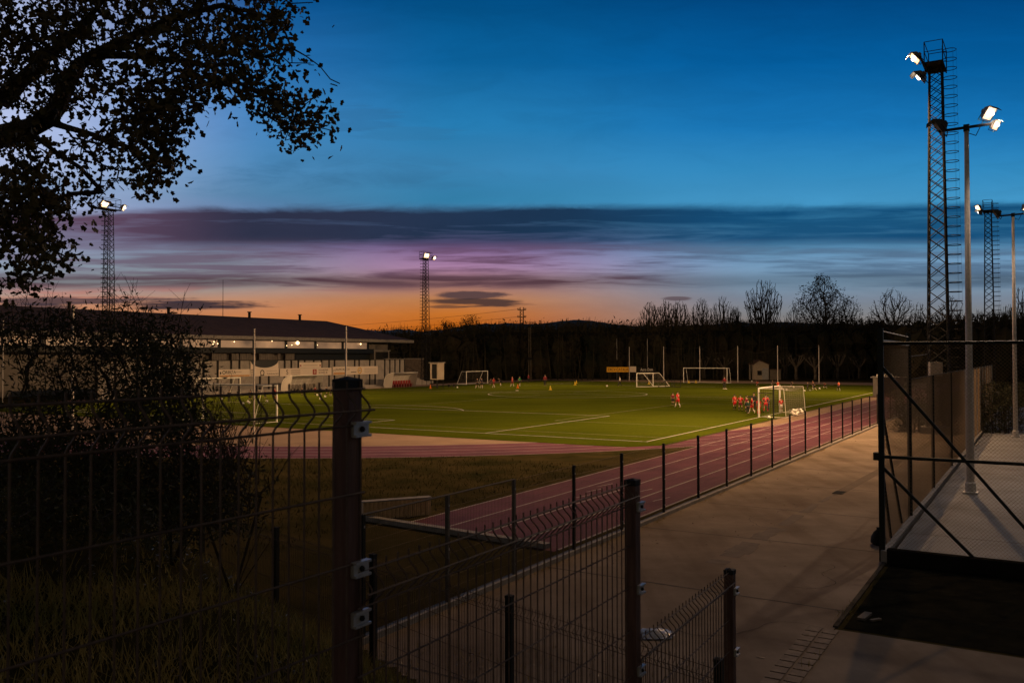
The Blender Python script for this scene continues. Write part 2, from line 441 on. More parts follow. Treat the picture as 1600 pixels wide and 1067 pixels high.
# grate
gr = empty('drain_grate', p0, 'small dark drain grate set in the concrete path', 'drain grate')
m = MB(); m.box((p0.x, p0.y, 0.012), (0.62, 0.32, 0.012), AU); m.build('frame', M['gap'], gr)
m = MB()
for k in range(9): 
    c = p0 + d * (-0.26 + 0.065 * k); m.box((c.x, c.y, 0.022), (0.03, 0.28, 0.012), AU)
m.build('bar', M['tower'], gr)
# crossing path in the foreground, brick course, dark plot in front of the court
sheet_pts = [P(SA - .02, -46), P(-40, -46), P(-40, -26.7), P(SA - .02, -26.7)]
tag(sheet('crossing_path', sheet_pts, 0.0045, M['path']), kind='structure')
tag(sheet('soil_plot', [P(SA - .12, -26.6), P(-40, -26.6), P(-40, -21.3), P(SA - .12, -21.3)], 0.006, M['soil']), kind='structure')
m = MB()
for k in range(34):
    b = -26.9 - k * 0.26
    for a in (SA + .02, SA + .27):
        c = P(a, b); m.box((c.x, c.y, 0.012), (0.22, 0.21, 0.014), AU + rnd.uniform(-.03, .03))
M['brick'] = mat('brick_course', (0.205, 0.158, 0.118), 0.9, 0, 0.35, 7)
tag(m.build('brick_course', M['brick']), kind='structure')
def kerb(name, a, b0, b1, w, h, mt=None):
    m = MB(); c0, c1 = P(a, b0), P(a, b1); c = (c0 + c1) / 2
    m.box((c.x, c.y, h / 2), ((c1 - c0).length, w, h), AU); return tag(m.build(name, mt or M['kerb']), kind='structure')
kerb('path_kerb', FA, -46, 30, 0.16, 0.10)
M['pkerb'] = mat('dark_plot_kerb', (0.085, 0.075, 0.062), .95, 0, .4, 3, spec=0)  # plot kerb coloured darker than the path kerb
kerb('plot_kerb', SA, -26.6, -21.6, 0.08, 0.03, M['pkerb'])
# chute end kerb
m = MB(); c0, c1 = G(569, 812), G(857, 857); c = (c0 + c1) / 2; dd = c1 - c0
m.box((c.x, c.y, 0.06), (dd.length, 0.22, 0.12), math.atan2(dd.y, dd.x)); tag(m.build('chute_kerb', M['kerb']), kind='structure')
# court slab
m = MB(); 
pts = [P(SA - .15, -21.4), P(-42, -21.4), P(-42, 40), P(SA - .15, 40)]
m.prism([Vector((p.x, p.y, 0.0)) for p in pts][::-1], (0, 0, 1), 0.2); tag(m.build('court_floor', M['court']), kind='structure')
m = MB()
for k in range(8):
    strip_ab(m, SA - .2, -19 + 4.2 * k, -41, -19 + 4.2 * k, 0.04, 0.204); 
    strip_ab(m, -17 - 3.4 * k, -21.3, -17 - 3.4 * k, 39, 0.04, 0.2035)
o = m.build('court_joints', M['joint']); tag(o, kind='structure')
m = MB(); c0, c1 = P(SA - .05, -21.5), P(-42, -21.5); c = (c0 + c1) / 2
m.box((c.x, c.y, 0.15), ((c1 - c0).length, 0.2, 0.30), AU + math.pi / 2)
M['dkerb'] = mat('dark_kerb', (0.020, 0.019, 0.017), 0.95, 0, 0.3, 2, spec=0); tag(m.build('court_kerb', M['dkerb']), kind='structure')  # front court kerb coloured much darker than the side kerb
m = MB(); c0, c1 = P(SA, -21.6), P(SA, 40); c = (c0 + c1) / 2
m.box((c.x, c.y, 0.13), ((c1 - c0).length, 0.14, 0.26), AU); tag(m.build('court_side_kerb', M['kerb']), kind='structure')

# hills and mountains beyond
def ridge(name, prof, Y, mt, depth, z_noise=0.0, seed=1):
    """prof: list of (px, py) of the crest; a long hill with two flanks"""
    rs = random.Random(seed); m = MB(); xs = []
    for (x0, y0), (x1, y1) in zip(prof[:-1], prof[1:]):
        n = max(1, int((x1 - x0) / 8))
        for i in range(n): xs.append((x0 + (x1 - x0) * i / n, y0 + (y1 - y0) * i / n))
    xs.append(prof[-1]); k = len(xs); rows = []
    for i, (px, py) in enumerate(xs):
        t = PT(px, py + z_noise * mnoise.noise((px * .06, seed, 0)) * 2, Y)
        row = []
        for j, (fy, fz) in enumerate(((-1.0, 0.0), (-0.55, 0.42), (-0.25, 0.78), (0, 1.0), (0.4, 0.7), (1.0, 0.0))):
            y = Y + fy * depth; zz = max(-.5, t.z * fz + (0 if fz in (0.0, 1.0) else t.z * .12 * mnoise.noise((px * .03, j * 2.0, seed))))
            row.append((t.x * (y / Y if j < 3 else 1), y, zz if fz else -1.0))
        rows.append(row)
    for r_ in rows: m.v.extend(r_)
    for i in range(k - 1):
        for j in range(5): m.f.append((i * 6 + j, (i + 1) * 6 + j, (i + 1) * 6 + j + 1, i * 6 + j + 1))
    return tag(m.build(name, mt, None, True), kind='structure')
M['hill'] = mat('wooded_hill', (0.028, 0.026, 0.016), 0.95, 0, 0.4, 0.02, c2=(0.06, 0.045, 0.028), detail=10)
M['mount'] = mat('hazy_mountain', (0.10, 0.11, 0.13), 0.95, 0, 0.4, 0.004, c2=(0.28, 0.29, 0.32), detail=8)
ridge('hill', [(-700, 515), (300, 512), (640, 520), (700, 514), (735, 507), (800, 505), (840, 506), (868, 503), (905, 499), (935, 503), (965, 507), (1000, 510), (1060, 509), (1120, 507), (1150, 502), (1180, 506), (1230, 503), (1260, 505), (1300, 507), (1400, 508), (2400, 505)], 520, M['hill'], 130, 1.0, 3)
ridge('mountain', [(300, 520), (560, 514), (592, 517), (622, 514), (640, 516), (680, 520), (800, 518), (1000, 520)], 3300, M['mount'], 500, .8, 5)

# ------------------------------------------------------------------ lettering
def text_mesh(body, h, c, right, mt, parent, name='lettering', width=None, thick=0.004):
    """flat letters, cap height h, centred on c, running along right, standing up along z"""
    cu = bpy.data.curves.new('t', 'FONT'); cu.body = body; cu.align_x = 'CENTER'; cu.align_y = 'CENTER'; cu.size = h * 1.38; cu.extrude = thick
    to = link(bpy.data.objects.new('t', cu)); dg = bpy.context.evaluated_depsgraph_get(); dg.update()
    me = bpy.data.meshes.new_from_object(to.evaluated_get(dg)); bpy.data.objects.remove(to); bpy.data.curves.remove(cu)
    rt = Vector(right).normalized(); up = Vector((0, 0, 1)); nn = rt.cross(up)
    xs = [v.co.x for v in me.vertices]; sx = (width / (max(xs) - min(xs))) if width else 1
    ow = Vector((0, 0, 0)); o = parent
    while o is not None: ow += o.location; o = o.parent
    for v in me.vertices:
        p = Vector(c) + rt * v.co.x * sx + up * v.co.y + nn * v.co.z - ow; v.co = p
    me.materials.clear(); me.materials.append(mt); me.name = name
    ob = link(bpy.data.objects.new(name, me)); ob.parent = parent; return ob

# ------------------------------------------------------------------ floodlight towers
def spot(name, loc, aim, power, color, size=R(120), blend=0.6, rad=0.25):
    l = bpy.data.lights.new(name, 'SPOT'); l.energy = power; l.color = color; l.spot_size = size; l.spot_blend = blend; l.shadow_soft_size = rad
    o = link(bpy.data.objects.new(name, l)); o.location = loc
    o.rotation_euler = (Vector(aim) - Vector(loc)).to_track_quat('-Z', 'Y').to_euler(); return o

def floodlight(root, c, aim, s=0.7, shell='lamp_shell', lens='lens', lit=True):
    """boxy floodlight with a flared rim, a visor, cooling fins and a yoke"""
    c = Vector(c); f = (Vector(aim) - c).normalized(); r_ = f.cross(Vector((0, 0, 1))).normalized(); u_ = r_.cross(f)
    def q(x, y, z): return c + r_ * x * s + u_ * y * s + f * z * s
    m = MB()
    prof = [(-.34, .16, .14), (-.30, .28, .24), (-.02, .46, .40), (.04, .50, .43), (.07, .50, .43)]
    vs = []
    for z, w, h in prof: vs += [q(-w, -h, z), q(w, -h, z), q(w, h, z), q(-w, h, z)]
    fs = [(3, 2, 1, 0)]
    for k in range(4): 
        for i in range(4): fs.append((k * 4 + i, k * 4 + (i + 1) % 4, k * 4 + 4 + (i + 1) % 4, k * 4 + 4 + i))
    n = len(vs); vs += [q(-.44, -.37, .05), q(.44, -.37, .05), q(.44, .37, .05), q(-.44, .37, .05)]
    for i in range(4): fs.append((16 + i, 16 + (i + 1) % 4, n + (i + 1) % 4, n + i))
    m.add(vs, fs)
    m.prism([q(-.5, .44, .05), q(.5, .44, .05), q(.42, .40, .42), q(-.42, .40, .42)], u_, .02 * s)
    for k in range(5):
        x = -.16 + .08 * k; m.prism([q(x, -.12, -.34), q(x, .12, -.34), q(x, .10, -.44), q(x, -.10, -.44)], r_, .02 * s)
    b = m.build('floodlight', M[shell], root)
    m = MB(); m.path([q(-.53, 0, -.1), q(-.53, -.52, -.12), q(.53, -.52, -.12), q(.53, 0, -.1)], .025 * s, 5); m.build('yoke', M['tower'], b)
    m = MB(); m.prism([q(-.435, -.365, .03), q(.435, -.365, .03), q(.435, .365, .03), q(-.435, .365, .03)], f, .015 * s)
    m.build('lens', M[lens] if lit else M['lamp_dark'], b)
    if lit: m = MB(); m.tube(q(-.24, .05, .07), q(.24, .05, .07), .13 * s, .13 * s, 10); m.build('arc_tube', M['arc'], b, True)
    return q(0, 0, .14)

LAMP = (1.0, 0.56, 0.25)
def tower(name, a, b, sgn, label, aims, power, H_=20.55, wb=1.12, wt=0.62):
    """lattice mast, square in plan; ladder and cage on the side away from the pitch (sgn=-1 near side)"""
    base = P(a, b); root = empty('floodlight_tower', base, label, 'floodlight tower', 'floodlight towers round the pitch')
    u = Vector((UX, UY, 0)); o = Vector((LX, LY, 0)) * sgn          # o points away from the pitch
    up = Vector((0, 0, 1))
    def corner(i, z):
        w = (wb + (wt - wb) * z / H_) / 2
        return base + u * w * (1 if i in (0, 3) else -1) + o * w * (1 if i in (0, 1) else -1) + up * z
    m = MB()
    for i in range(4): m.tube(corner(i, .3), corner(i, H_), .055, .04, 4)
    z = .4
    while z < H_ - .4:
        h = (wb + (wt - wb) * z / H_) * 0.82
        for i in range(4):
            j = (i + 1) % 4
            m.tube(corner(i, z), corner(j, z + h), .022, .022, 4, False); m.tube(corner(j, z), corner(i, z + h), .022, .022, 4, False)
        z += h
    m.build('mast', M['tower'], root)
    m = MB(); m.box((base.x, base.y, .2), (1.8, 1.8, .4), AU); m.build('footing', M['concrete'], root)
    lad = MB(); lo = base + o * (wb / 2 + .05)
    def lad_at(z): return base + o * ((wb + (wt - wb) * z / H_) / 2 + .06) + up * z
    for s in (-.2, .2): lad.tube(lad_at(1.2) + u * s, lad_at(H_ + 1.1) + u * s, .018, .018, 4)
    z = 1.3
    while z < H_ + .9: lad.tube(lad_at(z) - u * .2, lad_at(z) + u * .2, .008, .008, 4, False); z += .3
    lad.build('ladder', M['tower'], root)
    m = MB(); z = 3.2; pts = []
    while z < H_ + 1.15:
        c = lad_at(z) + o * .34; m.ring(c, .35, .021, 16, 4); pts.append(c); z += .52
    for t in (0, 1.05, -1.05):
        off = o * .35 * math.cos(t) + u * .35 * math.sin(t); m.path([pts[0] + off, pts[-1] + off], .0035, 4)
    m.build('safety_cage', M['tower'], root)
    # platform with railing and the lamp arm
    m = MB(); top = base + up * (H_ + .02)
    m.box(top, (2.3, .95, .05), AU)
    for s in (-1, 1): m.box(top + o * .45 * s + up * -.05, (2.3, .06, .12), AU)
    m.build('platform', M['tower'], root)
    m = MB(); hh = .0
    cs = [top + u * 1.12 * x + o * .46 * y for x, y in ((-1, -1), (1, -1), (1, 1), (-1, 1))]
    for c in cs: m.tube(c, c + up * 1.15, .03, .03, 4)
    for k in range(4):
        for z in (1.15, .6): m.tube(cs[k] + up * z, cs[(k + 1) % 4] + up * z, .022, .022, 4)
    m.build('railing', M['tower'], root)
    arm = top - o * .62 + up * .25
    m = MB(); m.tube(arm - u * 1.5, arm + u * 1.5, .06, .06, 6)
    for s in (-.9, .9): m.tube(arm + u * s, top + u * s - o * .4, .035, .035, 4)
    m.build('lamp_arm', M['tower'], root)
    for (s, dz, aim, pw, ss, ang) in aims:
        lp = floodlight(root, arm + u * s - o * .3 + up * dz, aim, ss)
        if pw > 0: 
            so = spot('floodlight_beam', lp, aim, power * pw, LAMP, R(ang), .9, .3); so.parent = root; so.location = lp - base
    return root

PWR = 100000
tower('t', -12.2, 12.8, -1, 'tall near floodlight tower on the right with hooped ladder cage, two lamps facing the pitch', [(-1.1, .1, P(12, 5), .78, .8, 156), (1.1, -.35, P(16, 16), .25, .85, 120)], PWR)
tower('t', -12.1, 70, -1, 'distant floodlight tower at the right edge, between the two lamp posts', [(-1.1, .1, P(22, 50), .9, .8, 110), (1.1, -.1, P(25, 76), .5, .8, 110)], PWR)
tower('t', 70, 16.9, 1, 'floodlight tower on the far left behind the oak leaves, one lamp glaring', [(-1.15, .1, P(45, 20), .55, 1.05, 96), (1.15, 0, P(38, 46), .55, .85, 100)], PWR)
tower('t', 70, 74.2, 1, 'slim floodlight tower between the sports hall and the dark woods, glaring white lamp', [(-1.0, .2, P(22, 58), .8, 1.05, 78), (1.15, 0, P(30, 84), .5, .85, 90)], PWR)

# ------------------------------------------------------------------ court lamp posts
def court_lamp(base, H_, label, power):
    root = empty('lamp_post', base, label, 'lamp post', 'lamp posts along the court')
    up = Vector((0, 0, 1)); r_ = Vector((-LX, -LY, 0)); u = Vector((UX, UY, 0))
    top = base + up * H_
    m = MB(); n = 10
    m.tube(base + up * .05, top, .115, .062, 12); m.build('pole', M['galv'], root, True)
    m = MB(); m.box(base + up * .03, (.4, .4, .06), AU); m.lathe(base + up * .06, [(.15, 0), (.15, .25), (.118, .3)], 12); m.build('base_plate', M['galv'], root)
    m = MB(); m.tube(top - r_ * .75 - up * .02, top + r_ * .75 + up * .02, .045, .045, 6); m.box(top + up * -.02, (.16, .16, .2), AU); m.build('crossarm', M['tower'], root)
    m = MB(); m.path([top - up * .15, top + r_ * .25 - up * .28, top + r_ * .5 + up * .25, top + r_ * .62 + up * .3], .012, 4); m.build('cable', M['rubber'], root)
    aim = top + r_ * 9 - up * 6.0 - u * 4
    l1 = floodlight(root, top + r_ * .60 + up * .34, aim, .48, 'lamp_shell', 'lens_c')
    l2 = floodlight(root, top + r_ * .78 - up * .08 - u * .2, aim + r_ * 2, .36, 'lamp_shell', 'lens_c')
    floodlight(root, top - r_ * .75 + up * .1, top - r_ * 9 - up * 5 - u * 1, .60, 'lamp_dark', 'lens', False)
    so = spot('court_beam', l1, aim, power, (1.0, .74, .54), R(150), .7, .2); so.parent = root; so.location = l1 - base
court_lamp(G(1516.5, 771, .2), 11.0, 'galvanised lamp post on the court nearest the camera, twin lit lamps facing right', 6000)
court_lamp(G(1587, 683, .2), 11.3, 'lamp post at the right frame edge with a starburst lamp', 6000)

# ------------------------------------------------------------------ fences
UP = Vector((0, 0, 1)); U = Vector((UX, UY, 0)); RT = Vector((-LX, -LY, 0))
def fence_post(root, p, h, w=0.06, mt='fence_green', cap=True, name='post', rz=AU, bolts=True):
    m = MB(); m.box((p.x, p.y, p.z + h / 2), (w, w, h), rz); o = m.build(name, M[mt], root)
    if cap:
        c = MB(); hw = w * .54
        c.box((p.x, p.y, p.z + h + .012), (hw * 2, hw * 2, .024), rz)
        t = p + UP * (h + .024); co, si = math.cos(rz), math.sin(rz)
        v = [t + Vector((x * co - y * si, x * si + y * co, 0)) * hw for x, y in ((-1, -1), (1, -1), (1, 1), (-1, 1))] + [t + UP * w * .16]
        c.add(v, [(0, 1, 4), (1, 2, 4), (2, 3, 4), (3, 0, 4)])
        c.build('cap', M['rubber'], o)
    return o
def mesh_panel(root, p0, p1, z0, z1, dw=.05, hz=(), r=.0026, vee=(), n_side=1, mt='fence_wire', vd=.034, vh=.042):
    """welded mesh panel between p0 and p1; vee = heights (down from the top) of the folds"""
    m = MB(); d = p1 - p0; L = d.length; d = d / L; n = Vector((d.y, -d.x, 0)) * n_side
    def off(z):
        t = z1 - z
        for v in vee:
            k = abs(t - v) / vh
            if k < 1: return vd * (.5 + .5 * math.cos(math.pi * k)) ** .8
        return 0.0
    lv = [z1, z0]
    for v in vee: lv += [z1 - v + vh * q for q in (1, .75, .5, .3, .12, -.12, -.3, -.5, -.75, -1)]
    zs = sorted(set(z for z in lv if z >= z0), reverse=True)
    k = int(L / dw); x = (L - k * dw) / 2
    while x <= L + 1e-6:
        q = p0 + d * x
        m.path([Vector((q.x, q.y, z)) + n * off(z) for z in zs], r, 4); x += dw
    for h in hz:
        z = z1 - h
        if z > z0: m.tube(Vector((p0.x, p0.y, z)) + n * (off(z) + r), Vector((p1.x, p1.y, z)) + n * (off(z) + r), r * 1.2, r * 1.2, 4)
    return m.build('mesh_panel', M[mt], root)

# foreground fence on the bank, stepping down beside the photographer
SC = 1.143
SN = 1.356 * SC                                   # its distance to the left of the camera, in the (u, n) frame
def NF(s): return Vector((UX * s + LX * SN, UY * s + LY * SN, 0))
def s_of(px):
    d = ray(px, 558); k = d.x / d.y
    x0, y0 = LX * SN, LY * SN
    return (k * y0 - x0) / (UX - k * UY)
S1, S2, S3 = s_of(543), s_of(987), s_of(1138)
root = empty('mesh_fence', NF(S1) + UP * bank(*NF(S1).xy), 'dark welded mesh fence stepping down the bank right in front of the camera', 'fence')
tops = {S1: H - .052 * SC, S2: H - .475 * SC, S3: H - 1.072 * SC}
def clip(po, s, z):
    p = NF(s) + UP * z; m = MB()
    m.box(p + RT * .031 + U * .013, (.058, .012, .034), AU); m.box(p + RT * .037 + U * .013 + UP * .017, (.060, .018, .006), AU); m.box(p + RT * .037 + U * .013 - UP * .017, (.060, .018, .006), AU)
    o = m.build('clip', M['clip'], po)
    m = MB(); m.ball(p + RT * .040 + U * .013, .008, 8, 4); m.build('bolt', M['rubber'], o)
for s, cl in ((S1, (.163, .478, .590)), (S2, (.575, .89, 1.20)), (S3, (1.175, 1.48))):
    p = NF(s); zb = bank(p.x, p.y) - .15; p.z = zb
    o = fence_post(root, p, tops[s] - zb - .022, .052, 'near_post')
    for c in cl: clip(o, s, H - c * SC)
HZ = (.020, .074, .114, .29, .469, .66, .86, 1.06, 1.26)
VE = (.070,)
S0 = S1 - 2.5
mesh_panel(root, NF(S0) + RT * .03, NF(S1) + RT * .03 + U * .03, bank(*NF(S0 + 1).xy) + .05, H - .062, .05, HZ, .0026, VE)
mesh_panel(root, NF(S1) + RT * .033, NF(S2), bank(*NF((S1 + S2) / 2).xy) + .02, H - .535, .05, HZ, .0026, VE)
mesh_panel(root, NF(S2) + RT * .033, NF(S3), bank(*NF(S3).xy) + .02, H - 1.215, .05, HZ, .0026, VE)
p = NF(S0); p.z = bank(p.x, p.y) - .1; fence_post(root, p, tops[S1] - p.z, .056, 'near_post')

# lower fence between the bank and the path
Q = [PT(431, 822, 12.9), PT(583, 865, 11.13), PT(796, 929, 9.2)]
ql = [Vector((q.x, q.y, 0)) for q in Q]; ql = [ql[0] * 2 - ql[1]] + ql + [ql[2] * 2 - ql[1]]
root = empty('mesh_fence', ql[1], 'dim folded mesh fence at the foot of the bank, below the foreground fence', 'fence')
for q in ql: fence_post(root, q, 1.78, .07, 'fence_green')
for q0, q1 in zip(ql[:-1], ql[1:]): mesh_panel(root, q0, q1, .05, 1.74, .05, (.03, .1, .16, .4, .7, 1.0, 1.3, 1.62), .0026, (.1,))

# fence between track and path
fx = [567, 699, 802.5, 896, 970.5, 1036, 1090, 1134.4, 1172.7, 1205.5, 1233.3, 1257.5, 1279.3, 1298.4, 1315.7, 1331, 1345.2, 1358.2]
fb = [on_line(FA, x) for x in fx]; st = (fb[-1] - fb[4]) / (len(fb) - 5)
while fb[-1] < 26: fb.append(fb[-1] + st)
root = empty('mesh_fence', P(FA, fb[4]), 'long straight mesh fence with slim dark posts between the running track and the path', 'fence')
for i, b in enumerate(fb):
    o = fence_post(root, P(FA, b), 1.93, .06, 'galv_dim' if i in (1, 2) else 'fence_green', i > 3)
    if i < 14:
        for z in (1.75, 1.0, .3): m = MB(); m.box(P(FA, b) + UP * z + RT * .034, (.02, .01, .035), AU); m.build('clip', M['clip'], o)
for i, (b0, b1) in enumerate(zip(fb[:-1], fb[1:])):
    mesh_panel(root, P(FA, b0), P(FA, b1), .12, 1.92, .05 if i < 9 else .1, (0, .2, .4, .6, .8, 1.0, 1.2, 1.4, 1.6, 1.79), .0022 if i < 9 else .003)
m = MB(); m.tube(P(FA, fb[0]) + UP * 1.93, P(FA, fb[2]) + UP * 1.93, .016, .016, 6); m.build('top_rail', M['galv_dim'], root)

# court cage
corner = G(1379, 877); ca = (corner - P(0, 0)); 
ac = ca.x * LX + ca.y * LY; bc = ca.x * UX + ca.y * UY
root = empty('court_cage', corner, 'tall dark steel cage with chain-link round the raised court on the right', 'cage fence')
def cp(da, db, z): return P(ac - da, bc + db, z)          # da to the right along the front, db away along the side
HT = 4.58
m = MB(); m.box(cp(0, 0, 2.45), (.11, .11, 4.9), AU); m.build('corner_post', M['fence_green'], root)
for s in (3.0, 6.0, 9.0, 12.0):
    m = MB(); m.box(cp(s, 0, 2.45), (.09, .09, 4.9), AU); m.build('post', M['fence_green'], root)
for z in (HT, 2.2):
    m = MB(); m.tube(cp(0, 0, z), cp(14, 0, z), .035, .035, 8); m.build('rail', M['fence_green'], root)
for p, q in ((cp(0, 0, 4.12), cp(3.0, 0, .45)), (cp(0, 0, 2.0), cp(1.75, 0, .22)), (cp(3, 0, 4.1), cp(6, 0, .4)), (cp(0, 0, 3.3), cp(0, 2.9, .35)), (cp(0, 0, 2.05), cp(0, 1.2, .3))):
    m = MB(); m.tube(p, q, .034, .034, 6); m.build('brace', M['fence_green'], root)
sx = [1420, 1456.6, 1485, 1507]
sb = [on_line(ac, x) - bc for x in sx]; d0 = sb[1] - sb[0]
while sb[-1] < 46: sb.append(sb[-1] + 2.6)
SH = 3.72
for i, b in enumerate(sb):
    h = 4.9 if i == 0 else SH
    m = MB(); m.tube(cp(0, b, 0), cp(0, b, h), .05 if i else .06, .05 if i else .06, 8); m.build('post', M['fence_green'] if i < 3 else M['galv'], root)
m = MB(); m.box((cp(0, sb[0] / 2, 4.62)), (sb[0], .05, .09), AU); m.tube(cp(0, 0, 4.85), cp(0, sb[0], 4.8), .012, .012, 4); m.build('gate_lintel', M['galv'], root)
m = MB(); m.tube(cp(0, sb[0], 4.3), cp(0, sb[0] + 4.0, 4.36), .02, .02, 5); m.tube(cp(0, sb[0], SH), cp(0, sb[-1], SH), .012, .012, 5); m.build('wire_rail', M['tower'], root)
m = MB(); m.box(cp(-.08, .06, 2.2), (.2, .16, .16), AU); m.build('latch', M['fence_green'], root)
def chain(root, da0, db0, da1, db1, z0, z1, step=.075, r=.0024):
    A, B = cp(da0, db0, 0), cp(da1, db1, 0); L = (B - A).length; d = (B - A) / L; h = z1 - z0; m = MB(); x = -h
    while x < L:
        for s in (1, -1):
            if s == 1: x0, x1, y0, y1 = x, x + h, z0, z1
            else: x0, x1, y0, y1 = x, x + h, z1, z0
            if x0 < 0: y0 += (y1 - y0) * (-x0) / h; x0 = 0
            if x1 > L: y1 = y0 + (y1 - y0) * (L - x0) / (x1 - x0); x1 = L
            o = d.cross(UP) * (.003 * s)
            if x1 > x0: m.tube(A + d * x0 + UP * y0 + o, A + d * x1 + UP * y1 + o, r, r, 3, False)
        x += step
    return m.build('chain_link', M['chain'], root)
chain(root, 0, 0, 12, 0, .3, HT)
chain(root, 0, sb[0], 0, sb[-1], .26, SH)
chain(root, 0, 0, 0, sb[0], .26, 4.6)

# ball-stop poles
def net_pole(p, h, label, group, r=.05):
    root = empty('net_pole', p, label, 'pole', group)
    m = MB(); m.tube(p, p + UP * h, r, r * .8, 8); m.build('pole', M['galv'], root)
    m = MB(); m.lathe(p + UP * (h - .01), [(r, 0), (r * .9, .03), (.01, .05)], 8); m.ring(p + UP * (h - .25), r + .02, .012, 8); m.build('pulley_cap', M['tower'], root)
for px, lab in ((397.3, 'tall thin net pole crossing the half-moon banner, left of the near goal post'), (540.6, 'tall thin net pole seen just above the big foreground fence post')):
    a = on_row(-9, px); net_pole(P(a, -9), 5.85, lab, 'net poles behind the near goal')
net_pole(G(113, 690) + Vector((0, 0, 0)), 7.0, 'net pole standing among the shrubs on the left', 'net poles behind the near goal', .07)
net_pole(G(4, 632), 7.8, 'pale pole at the far left frame edge above a lit patch of grass', 'net poles behind the near goal')
FBR = 103.5
fpx = [1037, 1093.4, 1152.7, 1215, 1279.5]
for i, px in enumerate(fpx):
    a = on_row(FBR, px); net_pole(P(a, FBR), 6.1, ['net pole at the left end of the far ball net, beside the dark metal frame', 'net pole seen through the mouth of the far goal', 'net pole just right of the far goal', 'net pole in front of the little hut', 'right-hand net pole of the far ball net among the pollard trees'][i], 'net poles behind the far goal', .075)
for px, y0, lab in ((963.8, 593, 'pole carrying the left part of the yellow hoarding'), (983.3, 596, 'shorter pole where yellow hoarding meets white'), (988.5, 591, 'pole behind the white end of the yellow hoarding'), (1011.5, 591, 'pole above the dark hoarding with white lettering')):
    b = {963.8: 116, 983.3: 104, 988.5: 118, 1011.5: 117}[px]
    a = on_row(b, px); net_pole(P(a, b), 7.9 if b > 110 else 6.1, lab, 'poles by the far hoardings', .075)
# sagging far net
A0 = [on_row(FBR, x) for x in fpx]
root = empty('ball_net', P(A0[0], FBR), 'thin ball net sagging between the poles behind the far goal', 'net')
m = MB()
for a0, a1, sag in zip(A0[:-1], A0[1:], (.25, 1.0, .95, .3)):
    pts = [P(a0 + (a1 - a0) * t / 10, FBR, 5.9 - sag * 4 * (t / 10) * (1 - t / 10)) for t in range(11)]; m.path(pts, .008, 4)
m.build('head_rope', M['net_thin'], root)
m = MB()
for a0, a1, sag in zip(A0[:-1], A0[1:], (.25, 1.0, .95, .3)):
    n = int(abs(a1 - a0) / .45)
    for t in range(n):
        k = t / n; a = a0 + (a1 - a0) * k; m.tube(P(a, FBR, .05), P(a, FBR, 5.9 - sag * 4 * k * (1 - k)), .0022, .0022, 3, False)
    for z in np.arange(.3, 5.0, .45): m.tube(P(a0, FBR, z), P(a1, FBR, z), .0022, .0022, 3, False)
m.build('mesh', M['net_thin'], root)

# ------------------------------------------------------------------ goals
def goal(p0, p1, back, h, label, group, r=.06, dtop=.9, dbot=1.8, full=True, stay=False, net=True, thin=False):
    """p0,p1 post bases, back = horizontal unit vector to the rear"""
    p0, p1, back = Vector(p0), Vector(p1), Vector(back); c = (p0 + p1) / 2
    root = empty('goal', c, label, 'goal', group); w = (p1 - p0).length; d = (p1 - p0) / w
    m = MB()
    m.tube(p0, p0 + UP * (h + r), r, r, 10); m.tube(p1, p1 + UP * (h + r), r, r, 10); m.tube(p0 + UP * h, p1 + UP * h, r, r, 10)
    m.build('frame', M['white'], root, False)
    m = MB(); rr = r * (.25 if thin else .55)
    for p in (p0, p1):
        m.tube(p + UP * h, p + UP * h + back * dtop, rr, rr, 6); m.tube(p + UP * h + back * dtop, p + back * dbot + UP * .05, rr, rr, 6); m.tube(p + UP * .05, p + back * dbot + UP * .05, rr, rr, 6)
    m.tube(p0 + back * dbot + UP * .05, p1 + back * dbot + UP * .05, rr, rr, 6)
    m.build('stay', M['white'] if not stay else M['fence_green'], root)
    if net:
        m = MB(); st = .16; rn = .0034
        n = int(w / st); prof = [(0, h), (dtop, h - .05), (dtop + (dbot - dtop) * .5, h * .5), (dbot, .05)]
        def at(x, k):
            i = min(2, int(k * 3)); f = k * 3 - i; y = prof[i][0] + (prof[i + 1][0] - prof[i][0]) * f; z = prof[i][1] + (prof[i + 1][1] - prof[i][1]) * f
            z -= .18 * math.sin(math.pi * x / w) * (1 - abs(2 * k - .7)) if 0 < k < 1 else 0
            return p0 + d * x + back * y + UP * max(.03, z)
        for i in range(n + 1): m.path([at(w * i / n, k / 9) for k in range(10)], rn, 3)
        for k in range(1, 20): m.path([at(w * i / 8, k / 20) for i in range(9)], rn, 3)
        for p in (p0, p1):
            for z in np.arange(.1, h, st):
                f = z / h; y = dtop * f + dbot * (1 - f); m.tube(p + UP * z, p + UP * z + back * y, rn, rn, 3, False)
            for y in np.arange(.1, dbot, st):
                zt = h if y < dtop else h * (1 - (y - dtop) / max(.01, dbot - dtop)); m.tube(p + back * y + UP * .03, p + back * y + UP * zt, rn, rn, 3, False)
        m.build('net', M['net'], root)
    return root
goal(P(ZM - 3.66, 0), P(ZM + 3.66, 0), -U, 2.44, 'big white goal nearest the camera, seen past the fence wires on the left', 'full-size goals', dtop=1.2, dbot=2.0, thin=True)
goal(P(ZM - 3.66, PL), P(ZM + 3.66, PL), U, 2.44, 'big white goal at the far end, facing the camera', 'full-size goals', dtop=1.2, dbot=2.0, net=False)
goal(P(.05, 20.6), P(.05, 26.4), RT, 2.05, 'white small-sided goal with its net swept to the right, players in red in front', 'small-sided goals', dtop=1.75, dbot=1.9, thin=True)
goal(P(.05, 72.2), P(.05, 78), RT, 2.05, 'small-sided goal far right, mostly behind the cage corner post', 'small-sided goals')
goal(P(59.8, 20.4), P(59.8, 26.3), -RT, 2.05, 'small-sided goal far left in front of the panelled wall', 'small-sided goals')
